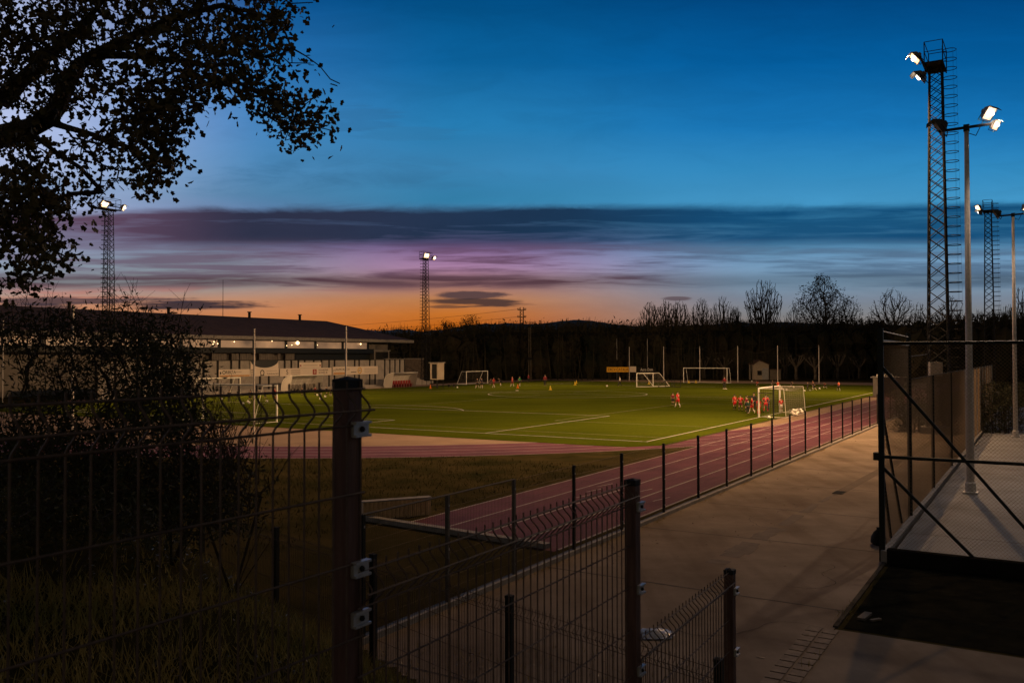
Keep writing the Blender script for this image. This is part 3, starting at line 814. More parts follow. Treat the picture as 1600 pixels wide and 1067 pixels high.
goal(P(59.8, 71.2), P(59.8, 77.3), -RT, 2.05, 'small-sided goal on the far touchline against the dark woods', 'small-sided goals')
g0, g1 = G(995, 604.8), G(1020.5, 604); gd = (g1 - g0).normalized()
goal(g0, g0 + gd * min(4.0, (g1 - g0).length), Vector((.9, .25, 0)).normalized(), 1.95, 'white netted goal standing on the pitch left of the dark metal frame', 'small-sided goals', dtop=1.0, dbot=2.6)
# loose net pole by the near small goal
p = G(1217.5, 655); root = empty('net_mast', P(-1.2, 19.8), 'dark post with a cross bar beside the small-sided goal on the near touchline', 'post')
b = P(-1.2, 19.8); m = MB(); m.box(b + UP * 1.15, (.09, .09, 2.3), AU); m.build('upright', M['fence_green'], root)
m = MB(); m.tube(b + UP * 1.75, b + UP * 1.75 - RT * 1.6 + U * 1.0, .03, .03, 6); m.build('cross_bar', M['fence_green'], root)

# dark folding frame beside the netted goal
f0, f1 = G(1040, 605), G(1063.5, 605)
root = empty('folded_hurdle', (f0 + f1) / 2, 'low dark metal frame standing on the turf next to the netted goal', 'frame')
m = MB(); mid = (f0 + f1) / 2
for p in (f0, f1, mid + Vector((-.15, 0, 0)), mid + Vector((.15, 0, 0))): m.tube(p, p + UP * 1.0, .04, .04, 5)
m.tube(f0 + UP * 1.0, f1 + UP * 1.0, .04, .04, 5); m.tube(f0 + UP * .05, f1 + UP * .05, .04, .04, 5)
m.build('frame', M['rubber'], root)
m = MB(); m.tube(f0, f0 + Vector((-1.0, .4, .05)), .05, .05, 5); m.tube(f0 + UP * 1.0, f0 + Vector((-1.0, .4, .05)), .04, .04, 5); m.build('brace', M['rubber'], root)

# ------------------------------------------------------------------ panelled wall, banners, sports hall
WA = 65.0
def W(px, z, a=WA): b = on_line(a, px); return P(a, b, z)
def zrow(px, py, a=WA):
    p = W(px, 0, a); return H + ray(px, py).z / ray(px, py).y * p.y
wtop = 3.95
root = empty('panel_wall', W(480, 0), 'long concrete panel wall with dark upright gaps on the far side of the pitch', 'wall')
gaps = [150, 180, 214, 240, 268, 290, 318, 340, 361, 374, 406, 420, 444.5, 455, 466, 476, 490, 502, 514, 522.5, 540, 554, 561, 577.5, 586, 601, 609, 617, 624.5, 632]
for g0, g1 in zip(gaps[:-1], gaps[1:]):
    b0, b1 = on_line(WA, g0) + .17, on_line(WA, g1) - .17
    c = P(WA, (b0 + b1) / 2, wtop / 2 + .15); m = MB(); m.box(c, (b1 - b0, .05, wtop - .3), AU); m.build('wall_panel', M['concrete'], root)
b0, b1 = on_line(WA, 150), on_line(WA, 633)
m = MB(); c = P(WA + .14, (b0 + b1) / 2, wtop / 2); m.box(c, (b1 - b0, .2, wtop - .06), AU); m.build('backing', M['gap'], root)
m = MB(); c = P(WA, (b0 + b1) / 2, .15); m.box(c, (b1 - b0, .3, .3), AU); m.build('plinth', M['kerb'], root)
m = MB(); c = P(WA + .1, (b0 + b1) / 2, wtop + .02); m.box(c, (b1 - b0, .45, .08), AU); m.build('coping', M['gap'], root)
# stepped end and ramp on the right of the wall
be = b1; rmp = empty('ramp_wall', P(WA, be + .1), 'low concrete ramp wall sloping down from the right end of the panel wall', 'wall')
m = MB(); A = [P(WA, be + .15, 0), P(WA, be + 6.2, 0), P(WA, be + 6.2, .3), P(WA, be + .15, 2.0)]; m.prism(A, (LX, LY, 0), .25); m.build('wall', M['concrete'], rmp)
m = MB(); m.tube(P(WA + .1, be + .2, 3.0), P(WA + .1, be + 6, 1.3), .03, .03, 5)
for k in range(4): m.tube(P(WA + .1, be + .2 + 1.9 * k, 1.9 - .5 * k), P(WA + .1, be + .2 + 1.9 * k, 3.0 - .55 * k), .025, .025, 5)
m.build('handrail', M['tower'], rmp)
rt2 = empty('block_wall', P(76, 66), 'brownish block wall set back between the panel wall and the tower', 'wall')
ba, bb = on_line(76, 600), on_line(76, 661); m = MB(); m.box(P(76, (ba + bb) / 2, 2.0), (bb - ba, .3, 4.0), AU); M['blockw'] = mat('brown_block', (0.10, 0.08, 0.065), .9, 0, .3, 1.5); m.build('wall', M['blockw'], rt2)
m = MB(); m.box(P(76, (ba + bb) / 2, 4.06), (bb - ba + .1, .4, .1), AU); m.build('coping', M['kerb'], rt2)
# low terrace step along the wall foot
for k, (aa, hh, la) in enumerate(((WA - 1.2, .42, 'long low spectator step, the back one, at the foot of the panel wall'), (WA - 2.0, .22, 'long low spectator step, the front one, before the panel wall'))):
    m = MB(); m.box(P(aa, (b0 + b1) / 2 + 2, hh / 2), (b1 - b0 - 5, .8, hh), AU); tag(m.build('terrace_step', M['concrete']), la, 'step', 'terrace steps')

RW = Vector((UX, UY, 0))                          # reading direction of the banners (left to right from the pitch)
def banner(px0, px1, py0, py1, label, mt='board', a=WA - .14):
    c0, c1 = W(px0, 0, a), W(px1, 0, a); pm = (px0 + px1) / 2
    z1, z0 = zrow(pm, py0, a), zrow(pm, py1, a)
    c = (c0 + c1) / 2; L = (c1 - c0).length
    root = empty('banner', c + UP * z0, label, 'banner', 'banners on the panel wall')
    m = MB(); m.box(c + UP * (z0 + z1) / 2, (L, .04, z1 - z0), AU); m.build('panel', M[mt], root)
    def at(fx, fz): return c0 + (c1 - c0) * fx + UP * (z0 + (z1 - z0) * fz) - Vector((LX, LY, 0)) * .028
    return root, at, L, z1 - z0
def ring_mark(root, c, r, w, mt, name='emblem', frac=1.0, start=0.0):
    m = MB(); n = 24
    for i in range(int(n * frac)):
        t0, t1 = start + 2 * math.pi * i / n, start + 2 * math.pi * (i + 1) / n
        q = [c + RW * math.cos(t) * rr + UP * math.sin(t) * rr for rr, t in ((r - w, t0), (r - w, t1), (r, t1), (r, t0))]
        m.prism(q, -Vector((LX, LY, 0)), .006)
    m.build(name, M[mt], root)
def bar_mark(root, c, w, h, mt, name='print'):
    m = MB(); m.box(c, (w, .012, h), AU); m.build(name, M[mt], root)

rt_, at, L, h = banner(342, 390.5, 577, 588.6, 'white ORBITA banner with an orange lower edge, leftmost on the wall')
text_mesh('RBITA', h * .42, at(.37, .60), RW, M['ink'], rt_, width=L * .32); ring_mark(rt_, at(.155, .60), h * .25, h * .08, 'ink', 'lettering', 1.0, 1.9)
bar_mark(rt_, at(.62, .64), L * .2, h * .06, 'ink_grey')
M['ink_orange'] = mat('orange_print', (0.50, .27, .09), .7)
bar_mark(rt_, at(.5, .13), L * .96, h * .18, 'ink_orange', 'edge_band')
rt_, at, L, h = banner(391, 435.5, 575.5, 587.4, 'white banner with a town crest, under the half-moon cut-out')
for k in range(4): bar_mark(rt_, at(.07, .12 + .24 * k), L * .09, h * .09, 'ink')
ring_mark(rt_, at(.41, .46), h * .36, h * .12, 'ink', 'emblem', .8, -.95); bar_mark(rt_, at(.41, .10), h * .66, h * .14, 'ink')
bar_mark(rt_, at(.75, .66), L * .38, h * .06, 'ink_grey'); text_mesh('FUNDACIO', h * .22, at(.78, .26), RW, M['ink'], rt_, width=L * .40)
# half-moon cut-out above it
c0, c1 = W(390, 0, WA - .14), W(435.5, 0, WA - .14); zz0, zz1 = zrow(412, 575.3), zrow(412, 563.5)
hm = empty('cut_out_banner', (c0 + c1) / 2 + UP * zz0, 'pale hoarding with a dark half-moon hole at its top edge', 'banner', 'banners on the panel wall')
m = MB(); n = 20; cc = (c0 + c1) / 2; hw = (c1 - c0).length / 2; dn = -Vector((LX, LY, 0))
for i in range(n):
    t0, t1 = math.pi + math.pi * i / n, math.pi + math.pi * (i + 1) / n
    q = [cc + RW * hw * .95 * math.cos(t0) + UP * (zz1 + (zz1 - zz0) * .93 * math.sin(t0)), cc + RW * hw * .95 * math.cos(t1) + UP * (zz1 + (zz1 - zz0) * .93 * math.sin(t1))]
    q = [q[0], q[1], Vector((q[1].x, q[1].y, zz0 - .02)), Vector((q[0].x, q[0].y, zz0 - .02))]
    m.prism(q, dn, .05)
m.build('panel', M['board'], hm)
m = MB(); q = [cc + dn * -.03 + RW * hw * .96 * math.cos(math.pi + math.pi * i / n) + UP * (zz1 + (zz1 - zz0) * .94 * math.sin(math.pi + math.pi * i / n)) for i in range(n + 1)]; m.prism(q, dn, .03); m.build('hole', M['teal'], hm)
rt_, at, L, h = banner(437.5, 518, 575, 587, 'long white banner with a dark red square logo between two blocks of print')
text_mesh('S', h * .6, at(.13, .5), RW, M['ink'], rt_)
for k in range(3): bar_mark(rt_, at(.29, .22 + .26 * k), L * .17, h * .10, 'ink_grey')
bar_mark(rt_, at(.655, .48), L * .075, h * .70, 'ink_red', 'emblem')
text_mesh('B', h * .44, at(.655, .48) - Vector((LX, LY, 0)) * .01, RW, M['board'], rt_)
text_mesh('EXCAVACIONS', h * .20, at(.83, .70), RW, M['ink'], rt_, width=L * .19); text_mesh('ALONSO, SL', h * .24, at(.825, .36), RW, M['ink'], rt_, width=L * .18)
rt_, at, L, h = banner(467.5, 502, 566, 574.6, 'small white banner mounted higher than the others, red dot at each end')
ring_mark(rt_, at(.06, .42), h * .17, h * .16, 'ink_red'); ring_mark(rt_, at(.94, .42), h * .17, h * .16, 'ink_red'); bar_mark(rt_, at(.5, .45), L * .64, h * .09, 'ink_grey')
rt_, at, L, h = banner(519.5, 590, 572.5, 585, 'white banner with black capitals and a round yellow badge, rightmost on the wall')
text_mesh('JAUME BOSCH', h * .24, at(.21, .66), RW, M['ink'], rt_, width=L * .30); text_mesh('r', h * .4, at(.03, .56), RW, M['ink'], rt_)
bar_mark(rt_, at(.14, .18), L * .24, h * .22, 'ink_orange', 'colour_band')
bar_mark(rt_, at(.45, .30), L * .12, h * .08, 'ink'); ring_mark(rt_, at(.585, .5), h * .40, h * .12, 'ink_yellow', 'emblem'); text_mesh('61', h * .30, at(.585, .5), RW, M['ink'], rt_)
for k in range(3): bar_mark(rt_, at(.83, .26 + .22 * k), L * .28, h * .06, 'ink_grey')

# sports hall
hall = empty('sports_hall', P(90, 35), 'long low sports hall with brown hipped roof and a lit window band', 'building')
ha0, ha1, hb0, hb1, ez = 80.0, 101.0, -30.0, 77.5, 7.1
m = MB(); c = P((ha0 + ha1) / 2 + .4, (hb0 + hb1) / 2, 3.45); m.box(c, (hb1 - hb0, ha1 - ha0 - .8, 6.9), AU); m.build('wall', M['clad'], hall)
m = MB(); ov = 1.3; ra, rb0, rb1, rz = 90.5, -18, 72.5, 10.7
e = [P(ha0 - ov, hb0 - ov, ez + .25), P(ha0 - ov, hb1 + 4.5, ez + .25), P(ha1 + ov, hb1 + 4.5, ez + .25), P(ha1 + ov, hb0 - ov, ez + .25)]; r0, r1 = P(ra, rb0, rz), P(ra, rb1, rz)
m.add(e + [r0, r1], [(0, 1, 5, 4), (1, 2, 5), (2, 3, 4, 5), (3, 0, 4), (3, 2, 1, 0)]); rf = m.build('roof', M['roof'], hall)
for b in (25, 40, 55, 66): m = MB(); p = P(ra, b, rz + .35); m.box(p, (.3, .3, .9), AU); m.box(p + UP * .5, (.5, .5, .12), AU); m.build('vent', M['gap'], rf)
m = MB(); p = P(ra, on_line(ra, 348), rz); m.tube(p, p + UP * 5.6, .05, .03, 6); m.build('mast', M['tower'], rf)
m = MB(); m.box(P(ha0 - ov + .02, (hb0 + hb1) / 2 + 1.6, ez), (hb1 - hb0 + 6, .25, .48), AU); m.build('fascia', M['kerb'], hall)
def face(b0, b1, z0, z1, name, mt, off=.05, th=.1):
    m = MB(); m.box(P(ha0 - off, (b0 + b1) / 2, (z0 + z1) / 2), (b1 - b0, th, z1 - z0), AU); return m.build(name, M[mt], hall)
wb0, wb1 = hb0 + 2, on_line(ha0, 574); zt, zb = 6.72, 5.72
n = 16; w = (wb1 - wb0) / n
for k in range(n):
    o = face(wb0 + k * w + .28, wb0 + (k + 1) * w - .28, zb, zt, 'window', 'window', .06)
for k in range(n + 1): face(wb0 + k * w - .25, wb0 + k * w + .25, zb - .02, zt + .1, 'mullion', 'teal', .09, .14)
face(hb0, on_line(ha0, 578), zb - .75, zb - .02, 'ledge', 'teal', .5, .9)
face(on_line(ha0, 460), on_line(ha0, 577), 3.6, zb - .7, 'recess', 'teal', .10, .1)
for x0, x1 in ((280, 316), (330, 353), (361, 372), (374, 391), (404, 427), (433, 437), (445, 459)):
    b0_, b1_ = on_line(ha0, x0), on_line(ha0, x1); o = face(b0_, b1_, 3.4, zb - .78, 'cladding_panel', 'clad', .12, .1)
    m = MB()
    for k in range(int((b1_ - b0_) / .45)): m.box(P(ha0 - .19, b0_ + .25 + k * .45, (3.4 + zb - .78) / 2), (.08, .05, zb - 4.18), AU)
    m.build('rib', M['clad'], o)
for x, y, r_ in ((465, 535.8, 0.270), (563.5, 537.5, 0.121), (334.5, 534, 0.088), (340, 537, 0.077), (333, 538, 0.077), (366, 534, 0.077), (425, 533, 0.066), (456, 539, 0.072), (448, 540, 0.061), (496, 539, 0.055)):
    p = W(x, 0, ha0 - .35); z = H + ray(x, y).z / ray(x, y).y * p.y; m = MB(); m.ball(p + UP * z, r_, 10, 6); m.build('wall_lamp', M['bulb'], hall)
annex = empty('annex', P(79, 76), 'small grey annex with a flat top at the right end of the sports hall', 'building')
ba, bb = on_line(79.2, 583), on_line(79.2, 607); m = MB(); m.box(P(80.5, (ba + bb) / 2, 2.7), (bb - ba, 3, 5.4), AU); m.build('wall', M['clad'], annex)
m = MB(); m.box(P(80.5, (ba + bb) / 2, 5.46), (bb - ba + .3, 3.3, .14), AU); m.build('roof', M['kerb'], annex)
m = MB(); m.box(P(78.97, (ba + bb) / 2, 4.6), ((bb - ba) * .8, .06, 1.2), AU); m.build('window', M['gap'], annex)
ba, bb = on_line(79.2, 608), on_line(79.2, 630); rl = empty('roof_railing', P(79, (ba + bb) / 2, 3.9), 'thin metal railing beside the grey annex above the panel wall', 'railing')
m = MB()
for k in range(4): b = ba + (bb - ba) * k / 3; m.tube(P(79, b, 0), P(79, b, 5.1), .05, .05, 5)
m.tube(P(79, ba, 5.1), P(79, bb, 5.1), .05, .05, 5); m.tube(P(79, ba, 4.5), P(79, bb, 4.5), .03, .03, 5); m.build('rail', M['tower'], rl)

# ------------------------------------------------------------------ dugouts
def dugout(b0, b1, a, label, seats=True):
    root = empty('dugout', P(a, (b0 + b1) / 2), label, 'dugout', 'dugouts on the far touchline'); L = b1 - b0
    prof = [(1.75, 0), (1.75, .6), (1.65, 1.1), (1.35, 1.6), (.9, 1.9), (.35, 2.05), (-.1, 2.08)]
    m = MB(); k = len(prof)
    for b in (b0, b1): m.v += [tuple(P(a + y, b, z)) for y, z in prof]
    for i in range(k - 1): m.f.append((i, i + 1, k + i + 1, k + i))
    m.build('shell', M['dugshell'], root)
    for b in (b0 - .004, b1 + .004):
        m = MB(); m.prism([P(a + y, b, z) for y, z in prof] + [P(a + .3, b, 0)], (UX, UY, 0), .008); m.build('side_panel', M['dugshell'], root)
    m = MB()
    for i in range(6):
        b = b0 + L * i / 5; m.path([P(a + y + .02, b, z + .02) for y, z in prof], .035, 5)
    m.tube(P(a - .1, b0, 2.1), P(a - .1, b1, 2.1), .05, .05, 6); m.tube(P(a + 1.75, b0, .05), P(a + 1.75, b1, .05), .04, .04, 6)
    m.build('frame', M['white'], root)
    n = int(L / .55)
    for i in range(n):
        b = b0 + L * (i + .5) / n; m = MB(); m.box(P(a + 1.0, b, .45), (.42, .42, .06), AU); m.box(P(a + 1.24, b, .72), (.42, .06, .5), AU); m.box(P(a + 1.0, b, .22), (.08, .3, .4), AU)
        m.build('seat', M['red_plastic'] if seats else M['clad'], root)
    m = MB(); m.box(P(a + 1.0, (b0 + b1) / 2, .2), (L - .1, .1, .06), AU); m.build('bench_beam', M['tower'], root)
dugout(on_line(60.9, 615), on_line(60.9, 652), 60.9, 'curved white dugout with a row of dark red seats, right of the big fence post')
dugout(on_line(60.9, 456), on_line(60.9, 504), 60.9, 'curved white dugout left of the big fence post, under the banners', False)
# control booth on legs and a small table
p = G(683, 606.5); root = empty('booth', p, 'small pale booth on dark legs with a dark door at the edge of the turf', 'booth')
m = MB(); m.box(p + UP * 2.35, (1.5, 1.3, 2.3), AU); m.build('cabin', M['plaster'], root)
m = MB(); m.box(p + UP * 2.35 - U * .77 + RT * .1, (.05, .8, 2.0), AU); m.build('door', M['gap'], root)
m = MB(); m.box(p + UP * 3.55, (1.8, 1.6, .1), AU); m.build('roof', M['kerb'], root)
for x in (-.65, .65):
    for y in (-.55, .55): m = MB(); q = p + U * x + RT * y; m.tube(q, q + UP * 1.2, .06, .06, 5); m.build('leg', M['gap'], root)
p = G(661, 601.5); root = empty('metal_table', p, 'bare metal table between the dugout and the booth', 'table')
m = MB(); m.box(p + UP * 1.0, (1.3, .6, .06), AU); m.build('table_top', M['tower'], root)
for x in (-.58, .58):
    for y in (-.24, .24): m = MB(); q = p + U * x + RT * y; m.tube(q, q + UP * .98, .035, .035, 5); m.build('leg', M['tower'], root)

# far hoardings
def hoarding(px0, px1, py0, py1, Y, mt, label, words, ink, posts=True, wd=.8):
    A, B = PT(px0, py1, Y), PT(px1, py1, Y); z1 = PT(px0, py0, Y).z; c = (A + B) / 2
    root = empty('hoarding', (c.x, c.y, 0), label, 'sign', 'hoardings at the far end'); L = B.x - A.x
    m = MB(); m.box((c.x, c.y, (A.z + z1) / 2), (L, .06, z1 - A.z)); m.build('panel', M[mt], root)
    m = MB(); 
    for x in (A.x + .3, B.x - .3): m.tube((x, c.y + .08, 0), (x, c.y + .08, z1), .04, .04, 5)
    m.build('post', M['tower'], root)
    if words: text_mesh(words, (z1 - A.z) * .58, (c.x, c.y - .035, (A.z + z1) / 2), (1, 0, 0), M[ink], root, width=L * wd)
    return root
hoarding(948, 983, 573.5, 581.3, 155, 'yellow_board', 'yellow hoarding with dark capitals at the far end', 'EXCV CATALA', 'ink', True, .9)
r_ = hoarding(984, 994, 572.5, 581.3, 154.6, 'board', 'small white hoarding next to the yellow one', '', 'ink')
hoarding(997, 1024, 573.5, 581.5, 156, 'gap', 'black hoarding with white script lettering', 'Aero Dom', 'ink_white', True, .72)

# hut with lean-to
Yh = G(1190, 593.5).y
p = PT(1190, 593.5, Yh); p.z = 0
root = empty('hut', p, 'small plastered hut with a gable roof behind the far goal line', 'hut')
x0, x1 = PT(1178.5, 590, Yh).x, PT(1201.5, 590, Yh).x; eh = PT(1190, 569, Yh).z; gh = PT(1190, 563.5, Yh).z
m = MB(); m.prism([Vector((x0, Yh, 0)), Vector((x1, Yh, 0)), Vector((x1, Yh, eh)), Vector(((x0 + x1) / 2 - .4, Yh, gh)), Vector((x0, Yh, eh))], (0, 1, 0), 3.5); m.build('wall', M['plaster'], root)
m = MB(); xm = (x0 + x1) / 2 - .4
for xa, za in ((x0 - .2, eh - .1), (x1 + .2, eh - .14)):
    m.prism([Vector((xa, Yh - .2, za)), Vector((xm, Yh - .2, gh + .06)), Vector((xm, Yh - .2, gh + .16)), Vector((xa, Yh - .2, za + .1))], (0, 1, 0), 3.9)
m.build('roof', M['roof'], root)
m = MB(); m.box((x0 + .75 * (x1 - x0), Yh - .03, eh * .38), (1.15, .06, eh * .72)); m.build('door', mat('pale_metal_door', (.35, .36, .38), .5, .2), root)
m = MB(); m.box((x0 + .36 * (x1 - x0), Yh - .03, eh * .45), (.8, .06, .8)); m.build('hatch', M['gap'], root)
q0, q1 = PT(1203, 590, Yh).x, PT(1220, 590, Yh).x; lt = empty('shed', ((q0 + q1) / 2, Yh, 0), 'low flat-roofed shed attached to the right of the hut', 'shed'); lh = PT(1210, 577.5, Yh).z
m = MB(); m.box(((q0 + q1) / 2, Yh + 1.4, lh / 2), (q1 - q0, 2.8, lh)); m.build('wall', M['plaster2'], lt)
m = MB(); m.box(((q0 + q1) / 2, Yh + 1.4, lh + .06), (q1 - q0 + .3, 3.1, .12)); m.build('roof', M['roof'], lt)

# chute-side timber wall, block behind the court fence, hedge, cabinet
c0, c1 = G(566, 811.5), G(671, 803)
root = tag(empty('low_wall', (c0 + c1) / 2), 'low board-marked concrete wall beside the end of the sprint straight', 'low wall')
M['boardrib'] = mat('board_rib', (.50, .34, .19), .9); dd = (c1 - c0); ang = math.atan2(dd.y, dd.x); m = MB(); m.box((c0 + c1) / 2 + UP * .23, (dd.length, .22, .46), ang); m.build('wall', mat('board_marked_concrete', (.62, .44, .26), .9, 0, .3, 2, .3), root)
m = MB(); dn_ = dd.normalized(); nn = Vector((dn_.y, -dn_.x, 0))
for k in range(int(dd.length / .12)): m.box(c0 + dn_ * (.06 + k * .12) + nn * .118 + UP * .23, (.05, .03, .46), ang)
m.build('board_rib', M['boardrib'], root)
m = MB(); m.box((c0 + c1) / 2 + UP * .475, (dd.length + .06, .28, .03), ang); m.build('coping', M['kerb'], root)

# ------------------------------------------------------------------ growing trees
def grow(roots, att, alpha=.35):
    """connect attractor points into a tree; roots = list of (point, parent index, path length)"""
    P0 = np.array([r[0] for r in roots], float); par = [r[1] for r in roots]; plen = [r[2] for r in roots]
    A = np.array(att, float); n = len(A)
    D = np.sqrt(((A[:, None, :] - P0[None]) ** 2).sum(2)); C = D + alpha * np.array(plen)[None]
    best = C.min(1); bi = C.argmin(1); done = np.zeros(n, bool); pts = [tuple(p) for p in P0]
    for _ in range(n):
        k = np.where(done, 1e9, best).argmin(); done[k] = True
        d = math.dist(A[k], pts[bi[k]]); pl = plen[bi[k]] + d
        idx = len(pts); pts.append(tuple(A[k])); par.append(int(bi[k])); plen.append(pl)
        dn = np.sqrt(((A - A[k]) ** 2).sum(1)) + alpha * pl
        up = dn < best; best[up] = dn[up]; bi[up] = idx
    return pts, par
def branches(mb, pts, par, r0, expo=2.3, rmax=None, nside=3, fixed=None):
    n = len(pts); s = [0.0] * n; kids = [0] * n
    for i in range(n):
        if par[i] >= 0: kids[par[i]] += 1
    rad = [0] * n; acc = [0.0] * n
    order = list(range(n - 1, -1, -1))
    for i in order:
        a = acc[i] if kids[i] else r0 ** expo
        rad[i] = a ** (1 / expo)
        if par[i] >= 0: acc[par[i]] += a
    if fixed:
        for i, r in fixed.items(): rad[i] = max(rad[i], r) if r > 0 else rad[i]
    for i in range(n):
        j = par[i]
        if j < 0: continue
        a, b = min(rad[j], rad[i] * 1.6), rad[i]
        if rmax: a, b = min(a, rmax), min(b, rmax)
        mb.tube(pts[j], pts[i], a, b, 6 if b > .05 and nside > 3 else nside, False)
    return rad
def leaves(mb, pts, per, spread, size, rs, shape='oak', droop=.3):
    V, Fc = mb.v, mb.f
    for p in pts:
        for _ in range(per):
            c = np.array(p) + rs.normal(0, spread, 3)
            d = rs.normal(0, 1, 3); d[2] -= droop; d /= np.linalg.norm(d)
            s = rs.normal(0, 1, 3); s -= d * s.dot(d); s /= np.linalg.norm(s); nn = np.cross(d, s)
            L = size * rs.uniform(.55, 1.3); w = L * (.34 if shape == 'oak' else .22); f = nn * w * rs.uniform(.1, .5)
            n0 = len(V)
            if shape == 'oak':
                q = [c, c + d * L * .3 + s * w * .8 + f, c + d * L * .42 + s * w * .55 + f * .8, c + d * L * .68 + s * w + f, c + d * L, c + d * L * .66 - s * w + f, c + d * L * .45 - s * w * .5 + f * .8, c + d * L * .27 - s * w * .8 + f]
                V.extend([tuple(x) for x in q]); Fc.append((n0, n0 + 1, n0 + 2, n0 + 3, n0 + 4)); Fc.append((n0, n0 + 4, n0 + 5, n0 + 6, n0 + 7))
            else:
                q = [c, c + d * L * .45 + s * w * .7 + f, c + d * L, c + d * L * .45 - s * w * .7 + f]
                V.extend([tuple(x) for x in q]); Fc.append((n0, n0 + 1, n0 + 2, n0 + 3))

def inside_blobs(blobs, n, rs, depth):
    """points in ellipsoidal clumps; blob = (px, py, rx, ry, weight) seen at a depth chosen per clump"""
    w = np.array([b[2] * b[3] * (b[4] if len(b) > 4 else 1) for b in blobs], float); w /= w.sum(); out = []
    dep = [depth + rs.uniform(-.9, .9) for _ in blobs]
    for k in rs.choice(len(blobs), n, p=w):
        b = blobs[k]
        while True:
            q = rs.uniform(-1, 1, 3)
            if q.dot(q) < 1: break
        Y = dep[k] + q[1] * .75
        out.append(tuple(PT(b[0] + q[0] * b[2], b[1] + q[2] * b[3], Y)))
    return out

# the oak at upper left
rs = np.random.RandomState(5)
oak = empty('oak_tree', (-6.9, 8.0, bank(-6.9, 8.0)), 'dark oak spreading leafy limbs over the upper left of the sky', 'tree')
def limb(pxs): return [tuple(PT(x, y, Y)) for x, y, Y in pxs]
trunk = [(-6.9, 8.0, bank(-6.9, 8.0) - .2), (-6.7, 8.0, 3.8), (-6.35, 8.0, 5.0), (-6.1, 8.0, 5.9)]
roots = []; fixed = {}
for i, p in enumerate(trunk): roots.append((p, i - 1, 0.0)); fixed[i] = (.36, .31, .27, .25)[i]
def add_limb(pts, start, r0, r1):
    prev = start
    for k, p in enumerate(pts):
        roots.append((p, prev, 0.0)); fixed[len(roots) - 1] = .78 * r0 + (.78 * r1 - .78 * r0) * k / max(1, len(pts) - 1); prev = len(roots) - 1
    return prev
l1 = add_limb(limb([(-120, 235, 8.0), (0, 214, 8.0), (40, 203, 7.9), (72, 188, 7.8)]), 3, .17, .11)
l1a = add_limb(limb([(92, 165, 7.8), (105, 130, 7.7), (125, 100, 7.7), (150, 85, 7.6), (200, 60, 7.6), (250, 38, 7.5), (300, 20, 7.5), (350, 8, 7.4)]), l1, .095, .03)
l1b = add_limb(limb([(100, 198, 7.7), (150, 212, 7.6), (205, 232, 7.5), (240, 250, 7.4)]), l1, .035, .010)
l1c = add_limb(limb([(66, 222, 7.7), (90, 240, 7.6), (125, 262, 7.5), (160, 300, 7.5)]), l1 - 1, .022, .008)
l2 = add_limb(limb([(-120, 120, 8.2), (0, 160, 8.3), (30, 130, 8.3), (60, 100, 8.2), (110, 60, 8.2), (150, 15, 8.2)]), 3, .14, .04)
l3 = add_limb(limb([(215, 88, 7.5), (280, 95, 7.4), (330, 105, 7.3), (370, 128, 7.2), (420, 155, 7.2), (470, 172, 7.1)]), l1a - 4, .035, .008)
l4 = add_limb(limb([(390, 20, 7.3), (425, 28, 7.2), (446, 52, 7.2), (455, 75, 7.2), (478, 88, 7.1), (500, 104, 7.1), (516, 124, 7.1), (531, 131, 7.1)]), l1a, .013, .0025)
l5 = add_limb(limb([(-60, 330, 8.3), (0, 345, 8.2), (40, 365, 8.1), (80, 390, 8.0)]), 2, .07, .015)
blobs = [(40, 40, 95, 70), (150, 40, 90, 70), (250, 50, 80, 70), (330, 45, 70, 60), (405, 40, 55, 48, .8), (455, 10, 40, 22, .8), (440, 30, 30, 28, .7),
         (60, 130, 80, 60), (170, 130, 90, 55), (260, 140, 75, 55), (330, 120, 55, 40), (400, 120, 45, 40, 1.1), (440, 160, 45, 38, 1.2), (485, 180, 36, 32, 1.1), (462, 205, 28, 24, .9), (420, 95, 40, 30, .9), (372, 75, 40, 36), (425, 175, 30, 26), (505, 200, 18, 22, .8), (497, 95, 16, 14, .5), (470, 75, 18, 14, .5),
         (30, 240, 55, 45), (120, 235, 60, 32, .7), (200, 205, 60, 40, 1.0), (250, 185, 50, 40, 1.1), (240, 255, 48, 35), (215, 285, 28, 22, .9), (270, 250, 24, 24), (165, 275, 45, 28, .6), (275, 200, 32, 28),
         (30, 310, 55, 45, 1.6), (85, 310, 40, 38, 1.1), (130, 310, 36, 28, .6), (25, 370, 48, 40, 1.6), (75, 380, 42, 34, 1.3), (95, 395, 24, 20), (20, 430, 30, 26, 1.2), (60, 425, 34, 22, .8), (-60, 330, 60, 120), (-80, 150, 80, 140), (-50, 20, 80, 80), (180, -30, 190, 40), (380, -25, 100, 26, .7)]
att = inside_blobs([(b[0], b[1], b[2] * .93, b[3] * .93) + tuple(b[4:]) for b in blobs], 1500, rs, 7.7)
pts, par = grow(roots, att, .12)
m = MB(); branches(m, pts, par, .0045, 2.6, None, 4, fixed); m.build('trunk', M['bark'], oak)
m = MB(); leaves(m, pts[len(roots):], 8, .075, .068, rs, 'oak'); m.build('crown', M['leaf'], oak)
